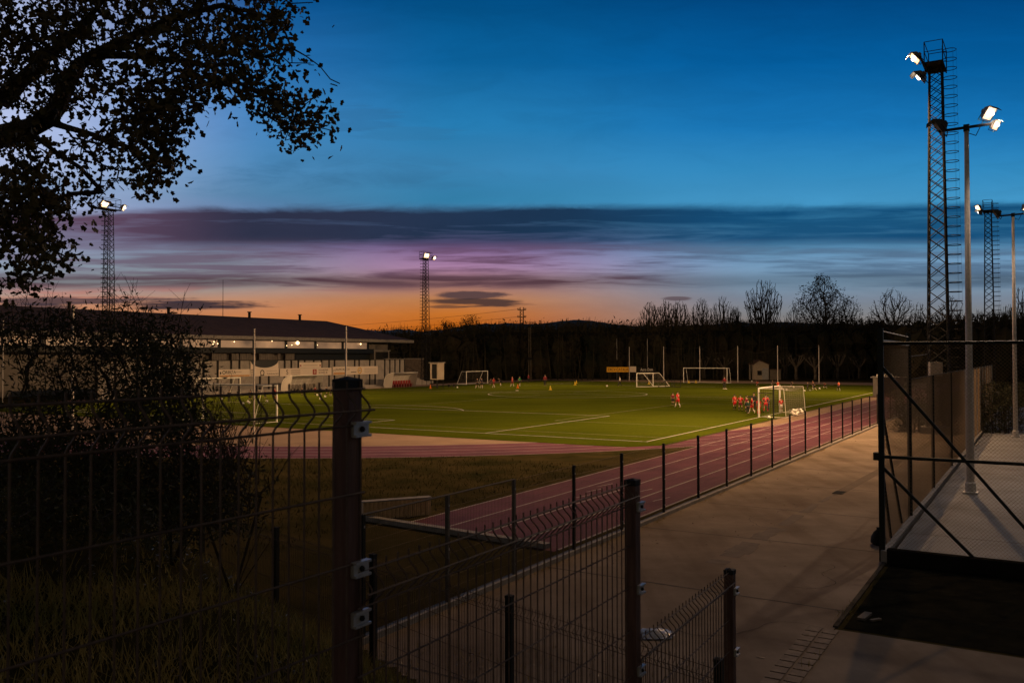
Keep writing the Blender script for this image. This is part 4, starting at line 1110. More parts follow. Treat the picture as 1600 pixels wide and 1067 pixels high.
# bole of the oak behind the shrubs at the frame edge
# shrubs on the bank
def shrub(px, py_top, rpx, rpy, Y, label, n=330, per=9, size=.05, seed=1, stems=5, blobs=None, leafy=True, broom=0):
    rs = np.random.RandomState(seed); c = PT(px, py_top, Y); base = Vector((c.x, Y, bank(c.x, Y) - .05))
    root = empty('shrub', base, label, 'shrub', 'shrubs on the bank')
    bl = blobs or [(px, py_top + rpy, rpx, rpy)]
    att = inside_blobs(bl, n, rs, Y); roots = [(tuple(base), -1, 0)]
    for k in range(stems):
        a = rs.uniform(0, 6.28); roots.append(((base.x + .35 * math.cos(a), base.y + .35 * math.sin(a), base.z + rs.uniform(.4, .8)), 0, .2))
    pts, par = grow(roots, att, .3)
    tw = MB(); branches(tw, pts, par, .0036, 2.5, .013, 3)
    for k in range(broom):                      # long straight broom-like shoots
        p = Vector(pts[rs.randint(len(roots), len(pts))]); 
        d = Vector((rs.uniform(-.6, .6), rs.uniform(-.4, .4), 1.0)); L = rs.uniform(.25, .6); tw.tube(p, p + d * L, .004, .0015, 3, False)
        for j in range(5): q = p + d * L * (j + 1) / 6; e = Vector((rs.uniform(-1, 1), rs.uniform(-1, 1), .9)); tw.tube(q, q + e * .12, .002, .001, 3, False)
    tw.build('twigs', M['bark'], root)
    if leafy: lf = MB(); leaves(lf, pts[len(roots):], per, .09, size, rs, 'lance', -.2); lf.build('foliage', M['leaf2'], root)
    return root
shrub(60, 500, 120, 120, 8.0, 'wide dark shrub under the oak at the left frame edge', 760, 7, .06, 3, 6, [(20, 545, 50, 40, .4), (80, 600, 55, 80, .8), (55, 690, 80, 56), (30, 515, 40, 36, .9), (85, 515, 40, 36, .9), (40, 740, 90, 60)], True, 14)
shrub(180, 470, 90, 140, 8.8, 'dark shrub with upright broom shoots in front of the left tower', 820, 7, .06, 4, 6, [(150, 560, 50, 66), (215, 585, 52, 70), (185, 655, 62, 66), (172, 500, 32, 46, .2), (205, 520, 36, 36, .5), (150, 700, 56, 50), (120, 515, 46, 30, .9), (160, 530, 50, 34, .9), (190, 760, 70, 50)], True, 44)
shrub(270, 490, 70, 130, 7.9, 'tallest bushy shrub, its right edge cutting across the panelled wall', 900, 8, .06, 5, 6, [(250, 570, 44, 58), (280, 625, 46, 66), (235, 660, 56, 70), (292, 690, 44, 55), (272, 508, 26, 22, .6), (300, 560, 24, 34, .7), (230, 522, 44, 30, .9), (300, 760, 56, 48), (240, 780, 60, 50)], True, 30)
shrub(365, 640, 40, 60, 7.3, 'low twiggy shrub with bare shoots at the right end of the bank shrubs', 380, 4, .045, 6, 4, [(340, 690, 36, 50), (372, 725, 36, 36), (340, 750, 50, 45), (360, 800, 50, 44), (400, 760, 30, 30, .5)], True, 50)
shrub(100, 700, 120, 80, 6.8, 'low dark undergrowth below the oak shrubs', 900, 8, .055, 8, 6, [(60, 730, 90, 60), (170, 740, 80, 56), (240, 770, 60, 50), (110, 790, 100, 46), (30, 810, 80, 36), (200, 815, 70, 34), (290, 815, 60, 36)], True, 10)
# ground litter and grass on the bank
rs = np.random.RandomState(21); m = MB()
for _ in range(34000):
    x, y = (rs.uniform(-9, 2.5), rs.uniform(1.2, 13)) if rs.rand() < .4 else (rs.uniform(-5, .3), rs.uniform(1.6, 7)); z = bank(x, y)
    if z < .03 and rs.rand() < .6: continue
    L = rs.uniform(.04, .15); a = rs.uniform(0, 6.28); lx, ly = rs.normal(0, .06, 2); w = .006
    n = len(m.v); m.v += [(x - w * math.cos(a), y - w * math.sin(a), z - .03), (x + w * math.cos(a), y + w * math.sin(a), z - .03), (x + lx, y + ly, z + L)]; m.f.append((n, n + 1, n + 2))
M['blade'] = mat('lightened_dry_blade', (0.17, .17, .05), .8, 0, .4, .8, c2=(.50, .36, .14), spec=.05); M['blade2'] = mat('verge_grass_blade', (0.030, .032, .010), .8, 0, .4, .5, c2=(.075, .070, .026), spec=.03); tag(m.build('bank_grass', M['blade']), 'short rough grass on the bank', 'grass', kind='stuff')  # bank blades lightened in colour to stand in for missing lamp light
m = MB()
for _ in range(5200):
    x, y = rs.uniform(-8, 2), rs.uniform(2, 13); z = bank(x, y) + .02
    a = rs.uniform(0, 6.28); L = rs.uniform(.010, .026); t = rs.normal(0, .4, 2)
    d = Vector((math.cos(a), math.sin(a), t[0])) * L; s = Vector((-math.sin(a), math.cos(a), t[1])) * L * .5; c = Vector((x, y, z))
    n = len(m.v); m.v += [tuple(c - d), tuple(c + s), tuple(c + d), tuple(c - s)]; m.f.append((n, n + 1, n + 2, n + 3))
tag(m.build('fallen_leaves', mat('dry_leaf', (.10, .075, .045), .45, 0, .4, 2, c2=(.2, .17, .12))), 'dry leaves scattered over the bank', 'leaves', kind='stuff')

rs = np.random.RandomState(77); m = MB(); cnt = 0
while cnt < 15000:
    a, b = rs.uniform(-2.6, 34), rs.uniform(-30, -10)
    if math.hypot(a - CA, b - CB) < RI + 5.1 or (a < -2.9): continue
    p = P(a, b)
    if p.y < 12 or (p - P(0, -24)).length > 60: continue
    L = rs.uniform(.05, .16); t = rs.uniform(0, 6.28); lx, ly = rs.normal(0, .06, 2); w = .011; z = bank(p.x, p.y)
    n = len(m.v); m.v += [(p.x - w * math.cos(t), p.y - w * math.sin(t), z), (p.x + w * math.cos(t), p.y + w * math.sin(t), z), (p.x + lx, p.y + ly, z + L)]; m.f.append((n, n + 1, n + 2)); cnt += 1
tag(m.build('verge_grass', M['blade2']), 'rough grass between the track bend and the sprint straight', 'grass', kind='stuff')
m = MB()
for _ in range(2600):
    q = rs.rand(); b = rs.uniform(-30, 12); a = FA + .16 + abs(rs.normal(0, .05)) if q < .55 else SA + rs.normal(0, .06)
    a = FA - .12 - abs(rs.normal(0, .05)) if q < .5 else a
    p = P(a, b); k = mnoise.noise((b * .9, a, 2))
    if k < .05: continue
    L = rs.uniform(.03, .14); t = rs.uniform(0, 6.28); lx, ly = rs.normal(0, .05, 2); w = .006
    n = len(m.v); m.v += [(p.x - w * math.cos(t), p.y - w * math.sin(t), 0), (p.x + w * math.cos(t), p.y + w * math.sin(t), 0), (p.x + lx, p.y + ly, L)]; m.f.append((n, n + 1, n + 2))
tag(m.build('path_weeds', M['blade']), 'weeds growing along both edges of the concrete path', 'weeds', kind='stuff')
m = MB()
for _ in range(420):
    a = FA - abs(rs.normal(0, 1.6)) if rs.rand() < .6 else rs.uniform(SA, FA); b = rs.uniform(-32, 6)
    if a < SA or a > FA - .1: continue
    p = P(a, b) + UP * .014; t = rs.uniform(0, 6.28); L = rs.uniform(.02, .045); d = Vector((math.cos(t), math.sin(t), rs.normal(0, .15))) * L; e = Vector((-math.sin(t), math.cos(t), rs.normal(0, .15))) * L * .5
    n = len(m.v); m.v += [tuple(p - d), tuple(p + e), tuple(p + d), tuple(p - e)]; m.f.append((n, n + 1, n + 2, n + 3))
tag(m.build('path_leaves', mat('path_leaf', (.05, .035, .02), .7, 0, .4, 2, c2=(.16, .11, .06))), 'fallen leaves scattered on the concrete path', 'leaves', kind='stuff')
# cracks in the path
m = MB(); rc = random.Random(8)
for (a, b) in ((-9.5, -24), (-11.5, -19), (-10, -14.5), (-13, -24.5), (-12.2, -28)):
    q = P(a, b); th = rc.uniform(0, 6.28)
    for k in range(26):
        th += rc.uniform(-.5, .5); q2 = q + Vector((math.cos(th), math.sin(th), 0)) * .11; d = (q2 - q).normalized(); nn = Vector((-d.y, d.x, 0)) * rc.uniform(.004, .009)
        m.poly([(*(q - nn).xy, .0092), (*(q2 - nn).xy, .0092), (*(q2 + nn).xy, .0092), (*(q + nn).xy, .0092)]); q = q2
m.build('cracks', M['joint'], pth)

# bare trees along the skyline
def bare_tree(px, base_y, Y, top_py, wpx, label, seed, kind='vase', leafy=0, n=420, name='bare_tree', trunk_top=None, r0=.034, group='trees along the skyline'):
    rs = np.random.RandomState(seed); b = PT(px, 560, Y); base = Vector((b.x, Y, 0)); top = PT(px, top_py, Y).z; hw = wpx / F * Y / 2
    root = empty(name, base, label, 'tree', group)
    tz = trunk_top if trunk_top else top * .38
    roots = [((base.x, Y, 0), -1, 0), ((base.x + rs.uniform(-.2, .2), Y, tz * .5), 0, 0), ((base.x + rs.uniform(-.3, .3), Y, tz), 1, 0)]
    att = []
    while len(att) < n:
        q = rs.uniform(-1, 1, 3)
        if q.dot(q) > 1: continue
        z = (q[2] + 1) / 2
        if kind == 'vase': w = hw * (.25 + .75 * z ** .7) * (1 if z < .8 else 1.25 - .31 * z / 1)
        elif kind == 'upright': w = hw * (.5 + .5 * math.sin(math.pi * (z * .8 + .1)))
        else: w = hw * math.sqrt(max(.05, 1 - (2 * z - 1) ** 2)) * 1.1
        att.append((base.x + q[0] * w, Y + q[1] * w, tz + (top - tz) * z))
    pts, par = grow(roots, att, .85 if kind != 'round' else .6)
    m = MB(); branches(m, pts, par, r0, 2.2, .38, 3); m.build('trunk', M['bark2'], root)
    if leafy: m = MB(); leaves(m, [p for p in pts[3:] if p[2] > tz + (top - tz) * .3], leafy * 2, .5, .55, rs, 'lance', .4); m.build('crown', M['wood_dark'], root)
    return root
spec = [(1016, 470, 44, 'upright', 'leftmost bare tree of the row on the skyline'), (1040, 466, 40, 'upright', 'second bare tree from the left in the skyline row'), (1062, 465, 40, 'upright', 'third bare tree from the left in the skyline row'),
        (1096, 464, 44, 'upright', 'fourth bare tree from the left, paler trunk showing below'), (1130, 460, 46, 'upright', 'bare tree with upswept branches just left of the big fan-shaped one'),
        (1193, 435, 78, 'vase', 'big bare tree with a wide fan of branches'), (1150, 474, 26, 'upright', 'small bare tree in the gap left of the fan-shaped one')]
for i, (px, ty, w, kd, la) in enumerate(spec): bare_tree(px, 0, 185 + 3 * i, ty, w, la, 30 + i, kd, 0, 760 if kd == 'vase' else 560, r0=.048 if kd == 'vase' else .036, trunk_top=6.5)
bare_tree(1283, 0, 180, 428, 76, 'tall tree still holding dark leaf clumps, fullest on the skyline', 50, 'round', 3, 520, 'leafy_tree', 8)
bare_tree(1325, 0, 184, 461, 46, 'smaller half-leafy tree leaning right beside the fullest tree', 51, 'round', 1, 330, 'leafy_tree', 7)
bare_tree(1243, 0, 190, 470, 34, 'thin bare tree between the fan-shaped and the fullest tree', 52, 'upright', 0, 240)
bare_tree(1394, 0, 170, 446, 64, 'rounded bare tree left of the near tower', 53, 'round', 0, 520, trunk_top=8)
bare_tree(1437, 0, 172, 470, 36, 'small bare tree just left of the near tower legs', 54, 'round', 0, 260, trunk_top=7)
bare_tree(1487, 0, 150, 458, 44, 'bare tree right behind the near tower ladder', 55, 'round', 0, 300, trunk_top=7)
bare_tree(1362, 0, 175, 486, 26, 'short bare tree right of the half-leafy tree', 58, 'upright', 0, 180)
bare_tree(1575, 0, 150, 470, 22, 'thin bare tree between the far tower and the right lamp post', 56, 'upright', 0, 160)
bare_tree(1597, 0, 150, 440, 34, 'bare tree at the right edge behind the lamp post', 57, 'upright', 0, 240)
bare_tree(735, 0, 260, 490, 34, 'small leafy tree on the hill crest right of the central tower', 60, 'round', 2, 170, 'leafy_tree', 11, .03)
bare_tree(700, 0, 255, 499, 30, 'low tree on the hill crest beside the central tower', 61, 'round', 2, 150, 'leafy_tree', 10, .03)
bare_tree(890, 0, 300, 494, 22, 'tiny bare tree on the hill crest right of the power pole', 62, 'upright', 0, 120, r0=.03)
bare_tree(975, 0, 280, 501, 30, 'faint low tree on the crest left of the bare row', 63, 'round', 0, 150, r0=.03)
# pollarded plane trees by the far net
def pollard(px, Y, h, label, seed):
    rs = random.Random(seed); b = PT(px, 595, Y); base = Vector((b.x, Y, 0)); root = empty('pollard_tree', base, label, 'tree', 'pollarded plane trees')
    m = MB(); k = base + UP * h * .5; m.tube(base, base + UP * h * .25 + Vector((rs.uniform(-.1, .1), 0, 0)), .34, .27, 8); m.tube(base + UP * h * .25, k, .27, .26, 8); m.ball(k, .34, 8, 6); m.build('trunk', M['pollard'], root, True)
    m = MB()
    for i in range(6):
        a = i * 1.05 + rs.uniform(-.3, .3); r = rs.uniform(1.0, 1.9); p1 = k + Vector((math.cos(a) * r * .5, math.sin(a) * r * .5, h * .17)); p2 = k + Vector((math.cos(a) * r, math.sin(a) * r, h * rs.uniform(.32, .5)))
        m.tube(k, p1, .17, .13, 6); m.tube(p1, p2, .13, .10, 6); m.ball(p2, .19, 7, 5)
        for j in range(5): d = Vector((rs.uniform(-.6, .6), rs.uniform(-.6, .6), rs.uniform(.2, .8))); m.tube(p2, p2 + d, .03, .012, 3, False)
    m.build('limb', M['pollard'], root)
for i, (px, Y, h, la) in enumerate(((1132, 168, 4.2, 'pollarded tree seen behind the right post of the far goal'), (1100, 172, 4.0, 'dim pollarded tree behind the mouth of the far goal'), (1226, 170, 4.0, 'pollarded tree half hidden behind the shed'), (1244, 162, 4.4, 'pollarded tree first right of the shed'), (1274, 160, 4.2, 'leaning pollarded tree beside the right-hand net pole'), (1309, 164, 4.4, 'pollarded tree third right of the shed, widest crown'), (1343, 168, 4.0, 'pollarded tree last in the row, nearest the cage'))): pollard(px, Y, h, la, 70 + i)

# dark wood behind the pitch: one mass nobody could count
rs = np.random.RandomState(33); m = MB()
def ico(c, r, rz):
    t = (1 + 5 ** .5) / 2; vs = [(-1, t, 0), (1, t, 0), (-1, -t, 0), (1, -t, 0), (0, -1, t), (0, 1, t), (0, -1, -t), (0, 1, -t), (t, 0, -1), (t, 0, 1), (-t, 0, -1), (-t, 0, 1)]
    fs = [(0, 11, 5), (0, 5, 1), (0, 1, 7), (0, 7, 10), (0, 10, 11), (1, 5, 9), (5, 11, 4), (11, 10, 2), (10, 7, 6), (7, 1, 8), (3, 9, 4), (3, 4, 2), (3, 2, 6), (3, 6, 8), (3, 8, 9), (4, 9, 5), (2, 4, 11), (6, 2, 10), (8, 6, 7), (9, 8, 1)]
    k = 1 / math.sqrt(1 + t * t); m.add([(c[0] + x * k * r * rs.uniform(.75, 1.2), c[1] + y * k * r * rs.uniform(.75, 1.2), c[2] + z * k * rz * rs.uniform(.75, 1.2)) for x, y, z in vs], fs)
prof = [(-200, 520), (560, 522), (640, 521), (700, 516), (800, 512), (900, 511), (1000, 511), (1100, 508), (1200, 510), (1300, 506), (1400, 504), (1500, 500), (1560, 496), (1700, 494), (2300, 492)]
tip = []
for px in np.arange(560, 2300, 5.0):
    for row in range(3):
        Y = (176 if px < 1420 else 150) + 12 * row + rs.uniform(-4, 4)
        ty = np.interp(px, [p[0] for p in prof], [p[1] for p in prof]) + rs.uniform(-3, 6) + 5 * mnoise.noise((px * .018, 4, 0)) + 4 * mnoise.noise((px * .06, 9, 0)) + (2 - row) * 5
        tz = PT(px, ty, Y).z; x = PT(px, ty, Y).x; r = rs.uniform(1.3, 2.6); z = .3
        ico((x, Y, tz * .3), r * 1.3, tz * .42); ico((x + rs.uniform(-1, 1), Y, tz * .72), r, tz * .3)
        for k in range(22): tip.append((x + rs.normal(0, r * .9), Y - rs.uniform(.2, 1.25) * r, tz * rs.uniform(.05, 1.05)))
leaves(m, tip, 4, .6, .9, rs, 'lance', 0)
for px in np.arange(600, 1600, 2.6):
    Y = (172 if px < 1420 else 148) + rs.uniform(-3, 3); ty = np.interp(px, [p[0] for p in prof], [p[1] for p in prof]); q = PT(px, ty, Y)
    for k in range(3):
        x = q.x + rs.uniform(-.5, .5); h = rs.uniform(.4, 2.6) * (.6 + .8 * abs(mnoise.noise((px * .02, 1, 1)))); b0_ = Vector((x, Y, q.z - 1.0)); t_ = b0_ + Vector((rs.normal(0, .5), 0, 1 + h)); m.tube(b0_, t_, .05, .02, 3, False)
        mid = b0_.lerp(t_, .55); m.tube(mid, mid + Vector((rs.normal(0, .6), 0, .8)), .03, .015, 3, False)
for _ in range(150):
    px = rs.uniform(640, 1500); Y = rs.uniform(160, 170) if px < 1420 else 146; x = PT(px, 560, Y).x; m.tube((x, Y, 0), (x + rs.normal(0, .6), Y, rs.uniform(5, 10)), rs.uniform(.06, .16), .04, 5, False)
tag(m.build('woodland', M['wood_dark']), 'dark unbroken belt of trees and scrub behind the pitch', 'woodland', kind='stuff')

# hedge and cabinet at the foot of the near tower
hb = P(-12.2, 12.8)
def hedge(c, w, d, h, label, seed):
    rs = np.random.RandomState(seed); root = empty('hedge', c, label, 'hedge', 'hedges by the near tower'); m = MB(); at = []
    for _ in range(700): at.append((c.x + rs.uniform(-.5, .5) * w, c.y + rs.uniform(-.5, .5) * d, rs.uniform(.1, h) * (1 - .15 * rs.rand())))
    leaves(m, at, 8, .14, .16, rs, 'lance', 0); m.build('foliage', M['leaf2'], root)
    m = MB(); 
    for _ in range(14): x, y = c.x + rs.uniform(-.4, .4) * w, c.y + rs.uniform(-.4, .4) * d; m.tube((x, y, 0), (x + rs.uniform(-.2, .2), y, h * .8), .03, .01, 4, False)
    m.build('stem', M['bark'], root)
hedge(hb + Vector((-.3, 1.2, 0)), 3.2, 2.2, 2.6, 'dark clipped hedge wrapped round the base of the near tower', 4)
hedge(hb + Vector((2.6, -1.4, 0)), 2.4, 2.4, 3.0, 'taller dark hedge right of the near tower base, seen through the chain-link', 5)
c = PT(1461.5, 576.5, 48.0); root = empty('cabinet', (c.x, c.y, c.z - .45), 'small pale electrical cabinet fixed between the legs of the near tower', 'cabinet')
m = MB(); m.box(c, (.68, .28, .78), 0); m.build('body', mat('cabinet_grey', (.26, .25, .24), .6), root)
m = MB(); m.box(c + Vector((0, -.15, 0)), (.6, .02, .7)); m.build('door', mat('cabinet_door', (.30, .29, .27), .6), root)
p0_ = PT(1385, 590, 92); p1_ = PT(1404, 590, 92); root = empty('equipment_shed', ((p0_.x + p1_.x) / 2, 92, 0), 'low flat shed beyond the far small goal, seen behind the cage corner', 'shed')
m = MB(); m.box(((p0_.x + p1_.x) / 2, 93, 1.0), (p1_.x - p0_.x + 1.2, 2, 2.0)); m.build('wall', M['plaster2'], root)
m = MB(); m.box(((p0_.x + p1_.x) / 2, 93, 2.06), (p1_.x - p0_.x + 1.6, 2.4, .12)); m.build('roof', M['clad'], root)

# power pole with wires
pb = PT(815.5, 590, 172); pb.z = 0; zt = PT(815, 480, 172).z
root = empty('power_pole', pb, 'lattice power pole with two cross-arms against the orange sky', 'power pole')
m = MB()
for x in (-.32, .32): m.tube(pb + Vector((x, 0, 0)), pb + Vector((x, 0, zt)), .10, .08, 4)
z = .5
while z < zt - .5: m.tube(pb + Vector((-.32, 0, z)), pb + Vector((.32, 0, z + .6)), .035, .035, 4, False); m.tube(pb + Vector((.32, 0, z)), pb + Vector((-.32, 0, z + .6)), .035, .035, 4, False); z += .6
m.build('mast', M['tower'], root)
for zz, w in ((zt - .55, .85), (zt - 2.0, .85)):
    m = MB(); m.box(pb + UP * zz, (w * 2, .1, .12)); a = m.build('cross_arm', M['tower'], root)
    for x in (-.8, -.55, .55, .8): m = MB(); m.lathe(pb + Vector((x, 0, zz + .06)), [(.05, 0), (.09, .1), (.05, .18), (.08, .26), (.02, .34)], 6); m.build('insulator', M['lamp_dark'], a)
m = MB(); m.box(pb + Vector((1.6, 0, zt - 3.0)), (2.6, .1, .1)); m.box(pb + Vector((.9, 0, zt - 3.2)), (.1, .1, .5)); m.box(pb + Vector((2.0, 0, zt - 3.2)), (.1, .1, .5)); m.build('switch_frame', M['tower'], root)
m = MB()
for zz, e in ((zt - .4, (560, 500)), (zt - 1.9, (560, 509))):
    q = PT(e[0], e[1], 215) ; q2 = q + (q - (pb + UP * zz)) * 1.2
    a_, b_ = pb + UP * zz + Vector((-.8, 0, 0)), q2; pts = [a_.lerp(b_, t / 16) - UP * 2.0 * 4 * (t / 16) * (1 - t / 16) * .6 for t in range(17)]; m.path(pts, .028, 4)
m.build('wire', M['lamp_dark'], root)
pb2 = PT(828, 590, 168); pb2.z = 0; root = empty('concrete_pole', pb2, 'pale slim pole in the dark wood right of the power pole', 'pole'); m = MB()
for x in (-.25, .2): m.tube(pb2 + Vector((x, 0, 0)), pb2 + Vector((x * .7, 0, 10)), .14, .09, 6)
m.build('mast', M['pollard'], root)
m = MB(); m.box(pb2 + UP * 4.0 , (.9, .4, .5)); m.build('platform', M['tower'], root)

# plastic sheet and scraps
c = G(1022, 990, .02); root = None
m = MB(); rs = np.random.RandomState(2); n = 12
for j in range(n + 1):
    for i in range(n + 1): 
        x, y = (i / n - .5) * .62, (j / n - .5) * .5; r = math.hypot(x / .31, y / .25); m.v.append((c.x + x * (1 - .25 * max(0, r - 1)), c.y + y, max(.012, .02 + .07 * max(0, 1 - r) + .035 * abs(mnoise.noise((x * 11, y * 11, 1))))))
for j in range(n):
    for i in range(n):
        x, y = ((i + .5) / n - .5) * 2, ((j + .5) / n - .5) * 2
        if x * x + y * y < 1.15 + .3 * mnoise.noise((x * 2, y * 2, 4)): m.f.append((j * (n + 1) + i, j * (n + 1) + i + 1, (j + 1) * (n + 1) + i + 1, (j + 1) * (n + 1) + i))
tag(m.build('plastic_sheet', M['bag']), 'crumpled pale plastic sheet lying on the path behind the foreground fence', 'plastic sheet')
c = G(1351, 962, .03); m = MB(); m.box(c, (.42, .12, .04), .9); m.box(c + Vector((.1, -.2, 0)), (.2, .06, .03), .4); tag(m.build('wood_scrap', M['pollard']), 'broken brown board lying on the dark soil by the court', 'board')
c = G(1373, 851, 0); root = empty('sandbag', c, 'small dark sandbag slumped against the foot of the cage corner post', 'sandbag'); m = MB(); m.lathe(c, [(.12, 0), (.18, .06), (.17, .17), (.11, .29), (.04, .35), (.05, .40)], 10); m.build('sack', M['gap'], root, True)
m = MB(); m.ring(c + UP * .345, .055, .010, 10, 4); m.build('tie', M['fence_green'], root)

# ------------------------------------------------------------------ people
def skin_mesh(name, J, E, rad, root, lvl=1):
    me = bpy.data.meshes.new(name); me.from_pydata([J[k] for k in J], [(list(J).index(a), list(J).index(b)) for a, b in E], [])
    o = link(bpy.data.objects.new(name, me)); o.modifiers.new('s', 'SKIN'); o.modifiers['s'].use_smooth_shade = True
    for i, k in enumerate(J):
        sv = me.skin_vertices[0].data[i]; r = rad[k]; sv.radius = r if isinstance(r, tuple) else (r, r); sv.use_root = (k == root)
    ss = o.modifiers.new('u', 'SUBSURF'); ss.levels = lvl; ss.render_levels = lvl
    dg = bpy.context.evaluated_depsgraph_get(); dg.update(); r = bpy.data.meshes.new_from_object(o.evaluated_get(dg)); bpy.data.objects.remove(o); r.materials.clear(); return r

def pose(kind):
    J = dict(pelvis=(0, 0, .93), spine=(0, 0, 1.13), chest=(0, 0, 1.34), neck=(0, 0, 1.49), head0=(0, .02, 1.57), head1=(0, .03, 1.68),
             sl=(-.17, 0, 1.41), el=(-.24, -.02, 1.15), wl=(-.25, .05, .93), hl=(-.25, .08, .83), sr=(.17, 0, 1.41), er=(.24, -.02, 1.15), wr=(.25, .05, .93), hr=(.25, .08, .83),
             pl=(-.09, 0, .88), kl=(-.11, .03, .49), al=(-.11, -.01, .09), tl=(-.13, .15, .04), pr=(.09, 0, .88), kr=(.11, .03, .49), ar=(.11, -.01, .09), tr=(.13, .15, .04))
    def S(**k): J.update(k)
    if kind == 'walk': S(kl=(-.10, .20, .52), al=(-.10, .26, .11), tl=(-.11, .42, .07), kr=(.10, -.08, .48), ar=(.10, -.30, .15), tr=(.11, -.20, .05), el=(-.23, -.14, 1.17), wl=(-.24, -.10, .93), hl=(-.24, -.07, .84), er=(.23, .08, 1.16), wr=(.22, .24, 1.0), hr=(.21, .31, .95))
    if kind == 'run': S(spine=(0, .06, 1.12), chest=(0, .13, 1.32), neck=(0, .17, 1.46), head0=(0, .21, 1.54), head1=(0, .24, 1.65), sl=(-.17, .12, 1.39), sr=(.17, .12, 1.39), kl=(-.10, .34, .66), al=(-.10, .20, .30), tl=(-.10, .34, .24), kr=(.10, -.16, .50), ar=(.10, -.46, .34), tr=(.10, -.50, .20), el=(-.25, -.12, 1.22), wl=(-.22, .06, 1.06), hl=(-.20, .13, 1.04), er=(.25, .30, 1.22), wr=(.18, .42, 1.38), hr=(.16, .46, 1.45))
    if kind == 'hips': S(el=(-.36, -.05, 1.19), wl=(-.21, .06, 1.01), hl=(-.15, .08, .98), er=(.36, -.05, 1.19), wr=(.21, .06, 1.01), hr=(.15, .08, .98), kl=(-.16, .02, .49), al=(-.18, -.01, .09), tl=(-.22, .14, .04), kr=(.16, .02, .49), ar=(.18, -.01, .09), tr=(.22, .14, .04))
    if kind == 'bend': S(pelvis=(0, -.12, .88), spine=(0, .06, 1.04), chest=(0, .26, 1.16), neck=(0, .38, 1.24), head0=(0, .45, 1.29), head1=(0, .53, 1.36), sl=(-.17, .30, 1.19), sr=(.17, .30, 1.19), el=(-.22, .30, .92), wl=(-.18, .30, .70), hl=(-.15, .30, .60), er=(.22, .30, .92), wr=(.18, .30, .70), hr=(.15, .30, .60), pl=(-.1, -.12, .84), pr=(.1, -.12, .84), kl=(-.15, .12, .48), kr=(.15, .12, .48))
    if kind == 'point': S(er=(.36, .18, 1.36), wr=(.48, .36, 1.42), hr=(.54, .44, 1.43))
    if kind == 'crouch': S(pelvis=(0, -.14, .40), spine=(0, -.04, .58), chest=(0, .10, .76), neck=(0, .16, .89), head0=(0, .20, .96), head1=(0, .23, 1.07), sl=(-.17, .12, .82), sr=(.17, .12, .82), el=(-.24, .28, .62), wl=(-.12, .44, .50), hl=(-.06, .50, .47), er=(.24, .28, .62), wr=(.12, .44, .50), hr=(.06, .50, .47), pl=(-.1, -.14, .38), pr=(.1, -.14, .38), kl=(-.18, .28, .50), kr=(.18, .28, .50), al=(-.14, .02, .09), ar=(.14, .02, .09), tl=(-.16, .18, .04), tr=(.16, .18, .04))
    return J
def off(J, keys, **mv): return {k: J[k] for k in keys}
BE = [('pelvis', 'spine'), ('spine', 'chest'), ('chest', 'neck'), ('neck', 'head0'), ('head0', 'head1'), ('chest', 'sl'), ('sl', 'el'), ('el', 'wl'), ('wl', 'hl'), ('chest', 'sr'), ('sr', 'er'), ('er', 'wr'), ('wr', 'hr'), ('pelvis', 'pl'), ('pl', 'kl'), ('kl', 'al'), ('al', 'tl'), ('pelvis', 'pr'), ('pr', 'kr'), ('kr', 'ar'), ('ar', 'tr')]
BR = dict(pelvis=.115, spine=.105, chest=.12, neck=.05, head0=.085, head1=.078, sl=.058, el=.040, wl=.028, hl=.034, sr=.058, er=.040, wr=.028, hr=.034, pl=.085, kl=.055, al=.038, tl=.034, pr=.085, kr=.055, ar=.038, tr=.034)
def lerp(a, b, t): return tuple(a[i] + (b[i] - a[i]) * t for i in range(3))
POSES = {}
